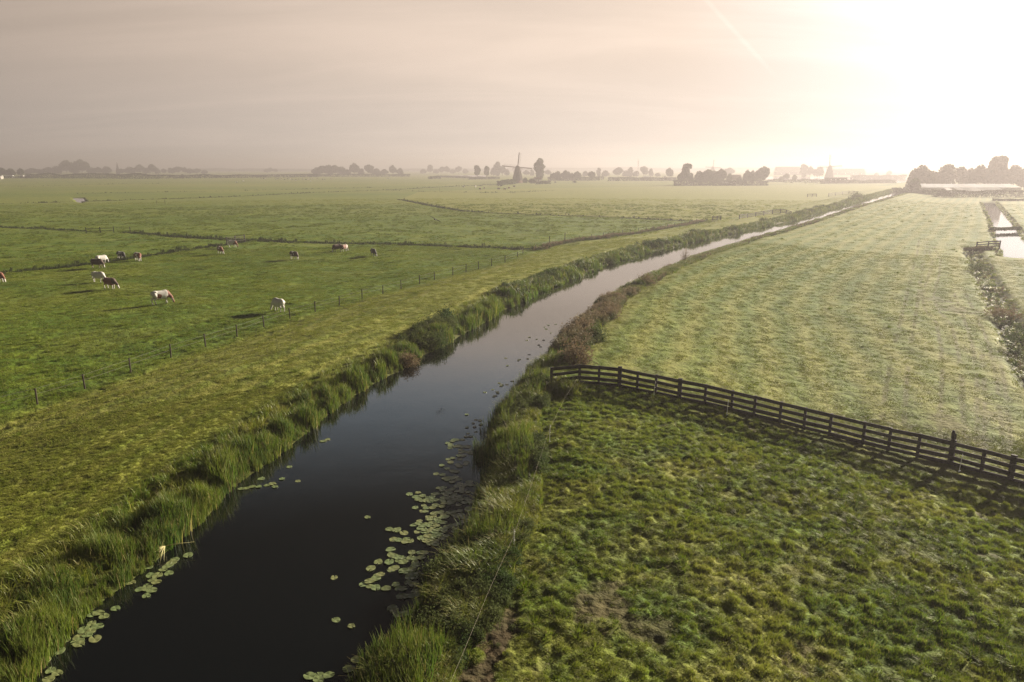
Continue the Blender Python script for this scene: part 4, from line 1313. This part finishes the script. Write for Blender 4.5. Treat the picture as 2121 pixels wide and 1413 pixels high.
row([(1409, 357, 14, "round"), (1432, 362, 12, "wide")], "low side tree", "at the foot of the big single tree", "low trees at the big single tree", "leafA", 383)
row([(1448, 352, 24, "wide"), (1464, 350, 26, "round"), (1478, 352, 20, "wide"), (1492, 349, 24, "round"), (1510, 357, 14, "wide"), (1531, 365, 16, "wide"), (1546, 351, 16, "round"), (1557, 351, 14, "wide"), (1567, 352, 14, "round"), (1580, 344, 22, "round")],
    "hazy dark tree", "of the clump hiding the second windmill", "clump hiding the second windmill", "leafA", 383)
tree(1510, 366, 347, 22, "round", "pale dome of a tree behind the clump near the second windmill", None, "leafB")
row([(1618, 364, 14, "wide", 375), (1628, 358, 13, "round", 375), (1645, 360, 12, "wide", 375)], "low bushy tree", "before the bright lake", "bushy trees before the lake", "leafB", 375)
row([(1664, 341, 13, "tall"), (1677, 344, 13, "round"), (1697, 344, 21, "wide"), (1687, 350, 14, "round")], "pale tree", "of the misty group left of the third windmill", "misty group left of the third windmill", "leafB", 368)
row([(1815, 357, 9, "round"), (1841, 353, 11, "round"), (1780, 358, 7, "wide")], "tiny misty tree", "on the far lake shore", "tiny trees on the far shore", "leafB", 365)
tree(1893, 399, 366, 29, "wide", "dark tree at the far end of the canal where the water vanishes", None, "leafA")
row([(1862, 386, 18, "wide"), (1877, 384, 22, "wide"), (1911, 390, 18, "wide")], "low dark shrub", "around the dark tree at the canal's far end", "shrubs at the canal end", "leafA", 399)
row([(1888, 350, 26, "wide"), (1907, 341, 38, "round"), (1930, 352, 30, "wide"), (1957, 337, 46, "wide"), (1988, 344, 30, "round"), (2006, 346, 28, "wide"), (2025, 341, 40, "round"), (2046, 345, 34, "wide"), (2062, 319, 46, "open"), (2075, 345, 40, "wide"), (2098, 341, 40, "round"), (2120, 345, 40, "wide"), (2140, 338, 46, "round")],
    "tall sunlit hazy tree", "of the wood behind the white roofs", "wood behind the white roofs", "leafC", 393)


def leaf_box(n, L, W, H, leaf, seed, taper=.85):
    r = np.random.default_rng(seed)
    p = r.random((n, 3)); p[:, 0] = (p[:, 0] - .5) * L
    hh = H * (.72 + .5 * vnoise(p[:, 0], p[:, 0] * 0, max(L / 9, 1.5), seed) * .9)
    f = r.random(n)
    zz = np.where(f < .45, 1 - .15 * r.random(n), r.random(n))
    ww = (r.random(n) - .5) * W * (1 - (1 - taper) * zz); p[:, 1] = ww; p[:, 2] = zz * hh
    u = r.normal(size=(n, 3)); u /= np.linalg.norm(u, axis=1)[:, None]
    q = np.cross(u, r.normal(size=(n, 3))); q /= np.linalg.norm(q, axis=1)[:, None]
    k = leaf * (.6 + .8 * r.random((n, 1)))
    V = np.stack([p - u * k - q * k * .7, p + u * k - q * k * .6, p + u * k + q * k * .7, p - u * k + q * k * .6], 1)
    return V.reshape(-1, 3), np.arange(4 * n).reshape(-1, 4)


def hedge(u0, v0, u1, v1, top, label, mat="leafA", seed=1, name="hedge", W=2.0, cat="hedge", stuff=False):
    a = np.array(px(u0, v0)); c = np.array(px(u1, v1)); m = (a + c) / 2
    L = np.hypot(*(c - a)[:2]); sc = m[1] / (F_PX * 1.02)
    H = max(.6, (((v0 + v1) / 2) - top) * sc)
    leaf = max(.12, .8 * sc)
    n = int(min(9000, max(500, 2.0 * L * (H + W) / (leaf * leaf * 2))))
    V, Fc = leaf_box(n, L, W, H, leaf, seed)
    o = obj(name, mesh_np(name, V, Fc, [M[mat]], False), None, tuple(m), math.atan2(c[1] - a[1], c[0] - a[0]))
    if stuff: return tag(o, label, cat, kind="stuff")
    return tag(o, label, cat)


hedge(-60, 371, 62, 369, 366, "dark low hedge at the left picture edge under the dark trees", seed=11)
hedge(55, 369, 330, 370.5, 360.5, "long dark reed bank in front of the far left wood", seed=12, name="reed_bank", cat="reed bank", stuff=True)
hedge(330, 370, 660, 367, 362, "long dark reed bank running from the left wood to the dark wood", seed=13, name="reed_bank", cat="reed bank", stuff=True)
tree(378, 369, 360, 10, "wide", "small dark bush alone on the far reed bank", None, "leafA", "round_bush")
hedge(640, 366, 850, 366, 361, "low dark undergrowth at the foot of the dark wood", seed=14)
hedge(888, 371, 912, 370.5, 366, "low dark bush row in the meadow left of the thin lake", seed=15)
hedge(905, 367, 1000, 370.5, 365.5, "reed fringe on the near shore of the thin lake", "leafB", seed=16, name="reed_bank", cat="reed bank", stuff=True)
hedge(970, 372, 1035, 371, 367, "low dark bushes under the two column shaped trees", seed=17)
hedge(1034, 384, 1066, 381, 374, "dark bushes left at the foot of the main windmill", seed=18, W=5)
for u, v, top, w, lab in ((1041, 383, 371, 13, "left round bush at the foot of the main windmill"), (1052, 382, 369, 13, "right round bush at the foot of the main windmill"), (1088, 380, 366, 13, "dense bush directly right of the windmill body"),
                          (1102, 381, 368, 19, "broad bush right of the windmill near the small house"), (1190, 379, 373, 10, "isolated bush in the field right of the windmill"), (1150, 379, 374, 6, "tiny bush at the end of the mill yard hedge"),
                          (1020, 400, 397, 8, "low dark bush left in the meadow below the mill"), (1064, 400, 396.5, 10, "low dark bush right in the meadow below the mill"), (995, 385, 382, 14, "dry low bush by the pale ditch below the mill")):
    tree(u, v, top, w, "wide", lab, None, "leafA", "round_bush")
hedge(1110, 382, 1140, 381, 376, "low hedge of the mill yard", seed=19)
hedge(1135, 374.5, 1245, 374, 367, "low dark hedge under the row right of the ragged tree", seed=20, W=4)
hedge(1260, 375, 1400, 374.5, 367.5, "long dark hedge across the middle of the horizon", seed=21, W=4)
hedge(1395, 384.5, 1590, 384.5, 373, "undergrowth below the clump hiding the second windmill", seed=22, W=6)
hedge(1590, 377, 1705, 377.5, 371.5, "low hedge behind the pale animals", "leafB", seed=23, W=3)
hedge(1700, 380.5, 1855, 379.5, 373.5, "dark hedge along the near lake shore", seed=24, W=4)
hedge(1765, 371, 1875, 370, 362.8, "faint low far shore of the lake", "leafB", seed=25, W=6)
hedge(1850, 401, 1935, 404, 393, "dark hedge running right from the canal end", seed=26, W=3)
hedge(1930, 407, 2180, 409, 394, "long dark hedge before the white roofs", seed=27, W=3)
hedge(2055, 416.5, 2180, 417, 412.5, "low dark hedge strip between the right hand fields", seed=28, W=1.5)
hedge(2000, 521, 2052, 517, 513.5, "dark brambles on the dam of the right ditch", "leafC", seed=29, W=1.2)
hedge(2052, 478, 2112, 476, 472.5, "dark reeds crossing the right ditch between the two bright stretches", seed=30, W=1.6)
# far tree line that reads as one mass
for u0, u1, top, s in ((-300, 640, 352, 41), (400, 700, 349.5, 42), (820, 1100, 350, 43), (1050, 1500, 348, 44), (1450, 1900, 349, 45), (1880, 2400, 345, 46)):
    hedge(u0, 355, u1, 355, top, "faint misty line of far woods on the horizon", "leafB", s, "distant_wood", 30, "wood", True)

# ------------------------------------------------------------------ windmills
def windmill(u, v, label, blade, ang, yaw, depth=None, thatch="thatch", scale=1.0):
    x, y, z = px(u, v)
    if depth: x, y, z = x * depth / y, depth, -.6
    o = thing("windmill", label, "windmill", (x, y, z), yaw)
    o.scale = (scale,) * 3

    def oct_(rs, zs, n=8, ph=math.pi / 8):
        b = MB()
        V = [(r * math.cos(2 * math.pi * k / n + ph), r * math.sin(2 * math.pi * k / n + ph), zz) for r, zz in zip(rs, zs) for k in range(n)]
        F = [(i * n + k, i * n + (k + 1) % n, (i + 1) * n + (k + 1) % n, (i + 1) * n + k) for i in range(len(rs) - 1) for k in range(n)] + [tuple((len(rs) - 1) * n + k for k in range(n))]
        b.add(V, F); return b
    obj("base_wall", oct_([5.2, 5.0], [-.3, 2.2]).mesh("base_wall", M["brick"]), o)
    body = obj("body", oct_([5.25, 4.5, 3.7, 3.0, 2.75], [2.203, 5, 8.2, 11.2, 12.2]).mesh("body", M[thatch]), o)
    cap = MB()
    n = 10; rows_ = [(0, 2.9, 12.203), (0, 3.0, 12.7), (.1, 2.75, 13.5), (.25, 2.1, 14.5), (.4, 1.2, 15.2), (.5, .15, 15.5)]
    V = [(r * .85 * math.cos(2 * math.pi * k / n), off - 0.2 + r * 1.08 * math.sin(2 * math.pi * k / n), zz) for off, r, zz in rows_ for k in range(n)]
    F = [(i * n + k, i * n + (k + 1) % n, (i + 1) * n + (k + 1) % n, (i + 1) * n + k) for i in range(len(rows_) - 1) for k in range(n)] + [tuple(range(n))[::-1], tuple((len(rows_) - 1) * n + k for k in range(n))]
    cap.add(V, F)
    cp = obj("cap", cap.mesh("cap", M[thatch], True), o)
    sh = MB(); sh.tube([(0, -2.6, 13.6), (0, -4.0, 13.75)], [.35, .3], 8)
    obj("wind_shaft", sh.mesh("wind_shaft", M["millwood"]), o)
    hub = Vector((0, -3.9, 13.74))
    for k in range(4):
        a = ang + k * math.pi / 2
        d = Vector((math.cos(a), 0, math.sin(a))); s = Vector((math.sin(a), 0, -math.cos(a)))
        off = Vector((0, -.14 if k % 2 else .14, 0))
        b = MB()
        b.bar(hub + off, hub + off + d * blade, .42, .40)
        b.bar(hub + off + d * 2 - s * .42, hub + off + d * blade - s * .42, .05, .4)
        sail = obj("sail", b.mesh("sail", M["millwood"]), o)
        l = MB()
        for q in (.55, 1.15, 1.8):
            l.bar(hub + off + d * 2.2 + s * q, hub + off + d * (blade - .1) + s * q, .05, .05)
        for j in range(13):
            t = 2.2 + (blade - 2.4) * j / 12
            l.bar(hub + off + d * t - s * .35, hub + off + d * t + s * 1.85, .05, .055)
        obj("lattice", l.mesh("lattice", M["millwood"]), sail)
    tp = MB()
    for sx in (-1, 1):
        tp.bar((sx * 4.3, 1.2, 12.6), (sx * .8, 6.8, .5), .2); tp.bar((sx * 2.2, 2.2, 12.9), (sx * .4, 7.2, .4), .18)
    tp.bar((-4.5, 1.2, 12.6), (4.5, 1.2, 12.6), .25); tp.bar((0, 2.5, 13), (0, 7.6, 0), .28)
    obj("tail_beam", tp.mesh("tail_beam", M["millwood"]), o)
    dr = MB(); dr.box((0, -4.86, 1.1), (1.1, .1, 2.1)); obj("door", dr.mesh("door", M["darkwall"]), o)
    for zz, rr in ((4.2, 4.4), (7.4, 3.66)):
        w = MB(); w.box((.9, -rr * .945, zz), (.6, .12, .9)); wo = obj("window", w.mesh("window", M["wall"]), o)
        g = MB(); g.box((.9, -rr * .945 - .07, zz), (.45, .02, .72)); obj("pane", g.mesh("pane", M["window"]), wo)
    return o


windmill(1072, 379.5, "main dark thatched windmill with four lattice sails left of the tall ragged tree", 12.9, rad(84), rad(4), 663)
windmill(1475, 372, "second windmill whose cap and sails rise above the tree clump", 12.6, rad(87), rad(-12), 1230)
windmill(1717, 369, "third pale windmill standing alone by the bright lake on the right", 13.2, rad(93), rad(-30), 900, scale=1.06)


# ------------------------------------------------------------------ buildings
def house(u, v, w, d, h, roof, label, wall="wall", roofm="tile", rz=0.0, name="farmhouse", ridge="x", flat=False, nwin=3):
    x, y, z = px(u, v)
    o = thing(name, label, "building", (x, y, z), rz)
    b = MB(); b.box((0, 0, h / 2 - .2), (w, d, h + .4)); wl = obj("wall", b.mesh("wall", M[wall]), o)
    r = MB()
    if flat:
        r.box((0, 0, h + .18), (w + .5, d + .5, .35))
    else:
        e = .35
        vs = [(-w / 2 - e, -d / 2 - e, h - .1), (w / 2 + e, -d / 2 - e, h - .1), (w / 2 + e, d / 2 + e, h - .1), (-w / 2 - e, d / 2 + e, h - .1), (-w / 2 - e, 0, h + roof), (w / 2 + e, 0, h + roof)]
        r.add(vs, [(0, 1, 5, 4), (2, 3, 4, 5), (1, 2, 5), (3, 0, 4), (3, 2, 1, 0)])
    ro = obj("roof", r.mesh("roof", M[roofm]), o)
    for k in range(nwin):
        xx = -w / 2 + w * (k + .5) / nwin
        f = MB(); f.box((xx, -d / 2 - .03, h * .55), (min(1.2, w / nwin * .6), .08, h * .4)); fo = obj("window", f.mesh("window", M["wall"]), wl)
    dd = MB(); dd.box((w * .02 + .6, -d / 2 - .02, 1.0), (1.0, .06, 2.0)); obj("door", dd.mesh("door", M["darkwall"]), o)
    return o


house(1113, 377, 6, 5, 2.4, 2.2, "small pale house beside the broad bush right of the windmill", rz=.2, nwin=2)
house(1521, 380, 10, 8, 3.2, 4.2, "farmhouse with brown roof among the clump of hazy trees", "wall", "tile", .15, nwin=3)
house(1730, 379.5, 17, 8, 4.6, 0, "long dark flat topped shed on the near lake shore", "darkwall", "darkwall", .1, "flat_shed", flat=True, nwin=4)
house(1958, 405.5, 6.2, 6, 1.7, 2.0, "dark pointed hut roof standing before the long hedge", "darkwall", "darkwall", .7, "garden_hut", nwin=1)
house(1248, 371, 3.0, 3, 2.8, 1.0, "tiny white shed at the left end of the long hedge", "wall", "wall", 0, "white_shed", nwin=1)
house(1339, 371, 6.5, 4, 2.4, 1.4, "white gabled shed in the long hedge below the pale wood", "wall", "glassroof", .4, "white_shed", nwin=2)
house(1377, 372, 2.6, 3, 3.0, .8, "tiny white shed at the right end of the long hedge", "wall", "wall", 0, "white_shed", nwin=1)
house(-2, 371, 8, 5, 3.2, 1.2, "white barn cut by the left picture edge", "wall", "glassroof", 0, "white_shed", nwin=2)
house(20, 368, 9, 5, 2.2, 1.2, "white low shed under the dark trees at the left edge", "wall", "glassroof", .1, "white_shed", nwin=2)
house(46, 367.5, 5, 4, 2.0, 1.0, "small pale shed beside the third dark tree at the left edge", "wall", "greyroof", -.1, "white_shed", nwin=1)
house(58, 366.5, 8, 4, 1.6, 1.0, "low pale shed before the far left wood", "wall", "greyroof", .1, "white_shed", nwin=2)
house(1640, 363, 60, 18, 6, 9, "long misty barn roof beyond the bright lake", "darkwall", "greyroof", 0, "far_barn", nwin=4)
house(1755, 363, 58, 16, 5, 6, "low misty barn right of the third windmill", "darkwall", "greyroof", 0, "far_barn", nwin=4)
house(1503, 384, 7, 5, 1.6, 1.2, "low shed with pale roof in front of the clump of hazy trees", "darkwall", "glassroof", -.2, "farm_shed", nwin=1)


def greenhouse(u0, u1, v, label, bays, wid, wallh):
    x0, y0, z0 = px(u0, v); x1, y1, z1 = px(u1, v)
    o = thing("greenhouse", label, "greenhouse", ((x0 + x1) / 2, (y0 + y1) / 2, z0))
    L = x1 - x0; n = len(bays); bw = L / n
    b = MB(); b.box((0, 0, wallh / 2), (L, wid, wallh)); obj("wall", b.mesh("wall", M["greyroof"]), o)
    for k, mt in enumerate(bays):
        c = -L / 2 + bw * (k + .5); hw = bw * .5 - .05
        r = MB()
        vs = [(c - hw, -wid / 2 - .2, wallh), (c + hw, -wid / 2 - .2, wallh), (c + hw, wid / 2, wallh + 1.7), (c - hw, wid / 2, wallh + 1.7), (c - hw, wid / 2 + .1, wallh), (c + hw, wid / 2 + .1, wallh)]
        r.add(vs, [(0, 1, 2, 3), (1, 5, 2), (0, 3, 4), (3, 2, 5, 4), (4, 5, 1, 0)])
        obj("roof", r.mesh("roof", M[mt]), o)


greenhouse(1908, 2072, 398, "long shed with a row of bright white roof bays before the right hand wood", ["greyroof", "glassroof", "glassroof", "glassroof", "greyroof", "glassroof", "greyroof", "glassroof", "greyroof"], 10, 2.2)
greenhouse(1978, 2074, 402, "lower front shed with bright white roof bays behind the long hedge", ["greyroof", "glassroof", "greyroof", "glassroof", "glassroof", "glassroof"], 6, 1.6)


def mast(u, v, top, r, label):
    x, y, z = px(u, v); m = y / (F_PX * 1.02); H = CAMH + (HOR - top) * m - z
    b = MB(); b.tube([(0, 0, 0), (0, 0, H * .6), (0, 0, H)], [r, r * .8, r * .5], 6)
    for k in range(3): b.box((0, 0, H * (.7 + .1 * k)), (r * 5, r * 1.4, r * 1.4))
    tag(obj("radio_mast", b.mesh("radio_mast", M["greyroof"]), None, (x, y, z)), label, "mast")


mast(1321, 368, 329, .38, "thin tall mast rising from the pale wood right of the windmill")
mast(1394, 364, 322, .16, "very faint thin mast above the small round tree")
mast(910, 362, 328, .16, "very faint thin mast above the faint row behind the thin lake")
x, y, z = px(1762, 376); b = MB(); b.tube([(0, 0, -.2), (0, 0, 3.0)], [.22, .18], 7); b.box((0, 0, 3.2), (1.5, .3, 1.5))
tag(obj("waterway_sign", b.mesh("waterway_sign", M["darkwall"]), None, (x, y, z)), "dark square sign on a pole at the lake shore right of the flat shed", "sign")

# ------------------------------------------------------------------ haze
def haze():
    me = bpy.data.meshes.new("haze")
    x0, x1, y0, y1, z0, z1 = -4700, 4700, -4700, 4700, -2.4, 40
    me.from_pydata([(x0, y0, z0), (x1, y0, z0), (x1, y1, z0), (x0, y1, z0), (x0, y0, z1), (x1, y0, z1), (x1, y1, z1), (x0, y1, z1)], [],
                   [(3, 2, 1, 0), (4, 5, 6, 7), (0, 1, 5, 4), (1, 2, 6, 5), (2, 3, 7, 6), (3, 0, 4, 7)])
    m = bpy.data.materials.new("morning_haze"); m.use_nodes = True; t = m.node_tree; t.nodes.clear()
    o = t.nodes.new("ShaderNodeOutputMaterial"); v = t.nodes.new("ShaderNodeVolumePrincipled")
    v.inputs["Color"].default_value = (.42, .395, .40, 1); v.inputs["Density"].default_value = .00085; v.inputs["Anisotropy"].default_value = .45
    v.inputs["Density Attribute"].default_value = ""; v.inputs["Temperature Attribute"].default_value = ""
    t.links.new(v.outputs[0], o.inputs["Volume"])
    me.materials.append(m)
    tag(obj("haze", me), "pale morning haze lying over the polder", "haze", kind="stuff")


haze()

# ------------------------------------------------------------------ light and sky
sl = bpy.data.lights.new("sun", "SUN"); sl.energy = 5.0; sl.angle = rad(2.5); sl.color = (1.0, .87, .70)
so = bpy.data.objects.new("sun", sl); COL.objects.link(so); so.location = (0, 0, 60)
so.rotation_euler = (-SUND).to_track_quat("-Z", "Y").to_euler()


def world():
    w = bpy.data.worlds.new("World"); SC.world = w; w.use_nodes = True
    t = w.node_tree; t.nodes.clear()
    n = lambda ty, **k: [setattr(q, a, b) for q in [t.nodes.new(ty)] for a, b in k.items()] and q or t.nodes[-1]
    def new(ty, **k):
        q = t.nodes.new(ty)
        for a, b_ in k.items(): setattr(q, a, b_)
        return q
    L = t.links.new
    def m(op, a, b_=None, c=None):
        q = new("ShaderNodeMath", operation=op)
        for i, s in enumerate((a, b_, c)):
            if s is None: continue
            if isinstance(s, (int, float)): q.inputs[i].default_value = s
            else: L(s, q.inputs[i])
        return q.outputs[0]
    def mr(f, a, b_, c=0., d=1., sm=True):
        q = new("ShaderNodeMapRange"); q.interpolation_type = "SMOOTHSTEP" if sm else "LINEAR"
        for nm, s in (("From Min", a), ("From Max", b_), ("To Min", c), ("To Max", d)): q.inputs[nm].default_value = s
        L(f, q.inputs["Value"]); return q.outputs[0]
    def mix(f, a, b_, bl="MIX"):
        q = new("ShaderNodeMix", data_type="RGBA", blend_type=bl)
        for i, s in ((0, f), (6, a), (7, b_)):
            if isinstance(s, (int, float)): q.inputs[i].default_value = s
            elif isinstance(s, tuple): q.inputs[i].default_value = (*s, 1)
            else: L(s, q.inputs[i])
        return q.outputs[2]
    sky = new("ShaderNodeTexSky", sky_type="NISHITA"); sky.sun_disc = False
    sky.sun_elevation = SUN_EL; sky.sun_rotation = SUN_AZ; sky.air_density = 1.0; sky.dust_density = 5.0; sky.ozone_density = 1.0
    bw = new("ShaderNodeRGBToBW"); L(sky.outputs[0], bw.inputs[0])
    tc = new("ShaderNodeTexCoord").outputs["Generated"]
    sp = new("ShaderNodeSeparateXYZ"); L(tc, sp.inputs[0]); zz = m("MAXIMUM", sp.outputs[2], 0.0)
    dt = new("ShaderNodeVectorMath", operation="DOT_PRODUCT"); L(tc, dt.inputs[0]); dt.inputs[1].default_value = SUND
    dd = m("MAXIMUM", dt.outputs["Value"], 0.0)
    # thin high veil: soft bands
    den = m("ADD", zz, .16)
    cu = new("ShaderNodeCombineXYZ"); L(m("DIVIDE", sp.outputs[0], den), cu.inputs[0]); L(m("DIVIDE", sp.outputs[1], den), cu.inputs[1])
    mp = new("ShaderNodeMapping"); mp.inputs["Rotation"].default_value = (0, 0, rad(24)); mp.inputs["Scale"].default_value = (.35, 1.1, 1); L(cu.outputs[0], mp.inputs["Vector"])
    nz = new("ShaderNodeTexNoise"); nz.inputs["Scale"].default_value = 1.1; nz.inputs["Detail"].default_value = 5; nz.inputs["Roughness"].default_value = .55; nz.inputs["Distortion"].default_value = .6
    L(mp.outputs[0], nz.inputs["Vector"])
    veil = mr(nz.outputs["Fac"], .38, .72)
    lum = m("MULTIPLY", bw.outputs[0], WLUM)
    glow = m("ADD", m("MULTIPLY", m("POWER", dd, 1.0), GLOW[0]), m("MULTIPLY", m("POWER", dd, 40.0), GLOW[1]))
    tot = m("ADD", m("ADD", lum, BASE), glow)
    tot = m("MULTIPLY", tot, mr(zz, .24, .46, 1.0, HIGH))
    tot = m("MULTIPLY", tot, m("ADD", .95, m("MULTIPLY", veil, .18)))
    tint = mix(mr(zz, .0, .17), (1.0, .87, .765), (1.0, .815, .67))
    tint = mix(mr(zz, .2, .34), tint, (.74, .9, 1.05))
    tint = mix(m("MULTIPLY", veil, .35), tint, (1.0, .80, .66))
    tint = mix(mr(dd, .80, .97), tint, (1.0, .975, .93))
    # contrail
    def ray(u, v): return Vector((u - CX, F_PX * math.cos(PITCH) + (CY - v) * math.sin(PITCH), -F_PX * math.sin(PITCH) + (CY - v) * math.cos(PITCH))).normalized()
    a, b_ = ray(1458, -5), ray(1570, 118); nn = a.cross(b_).normalized()
    dn = new("ShaderNodeVectorMath", operation="DOT_PRODUCT"); L(tc, dn.inputs[0]); dn.inputs[1].default_value = nn
    line = mr(m("ABSOLUTE", dn.outputs["Value"]), .0042, .0004)
    mid = (a + b_).normalized(); dm = new("ShaderNodeVectorMath", operation="DOT_PRODUCT"); L(tc, dm.inputs[0]); dm.inputs[1].default_value = mid
    line = m("MULTIPLY", line, mr(dm.outputs["Value"], .996, .9995))
    tot = m("MULTIPLY", tot, m("ADD", 1.0, m("MULTIPLY", line, .08)))
    cv = new("ShaderNodeCombineXYZ")
    for i in range(3): L(tot, cv.inputs[i])
    col = mix(1.0, cv.outputs[0], tint, "MULTIPLY")
    bg = new("ShaderNodeBackground"); L(col, bg.inputs["Color"]); bg.inputs["Strength"].default_value = .1
    out = new("ShaderNodeOutputWorld"); L(bg.outputs[0], out.inputs["Surface"])


WLUM, BASE, GLOW, HIGH = .03, 1.18, (1.85, .7), .02
world()

vs = SC.view_settings
vs.view_transform = "Standard"; vs.look = "None"; vs.gamma = 1.0; vs.exposure = 1.65
SC.render.engine = "CYCLES"
cy = SC.cycles
cy.max_bounces = 5; cy.diffuse_bounces = 2; cy.glossy_bounces = 3; cy.transmission_bounces = 3; cy.volume_bounces = 0; cy.transparent_max_bounces = 4
cy.use_denoising = True
cy.denoising_prefilter = "NONE"
cy.denoising_input_passes = "RGB_ALBEDO_NORMAL"
try: cy.denoiser = "OPENIMAGEDENOISE"
except Exception: pass
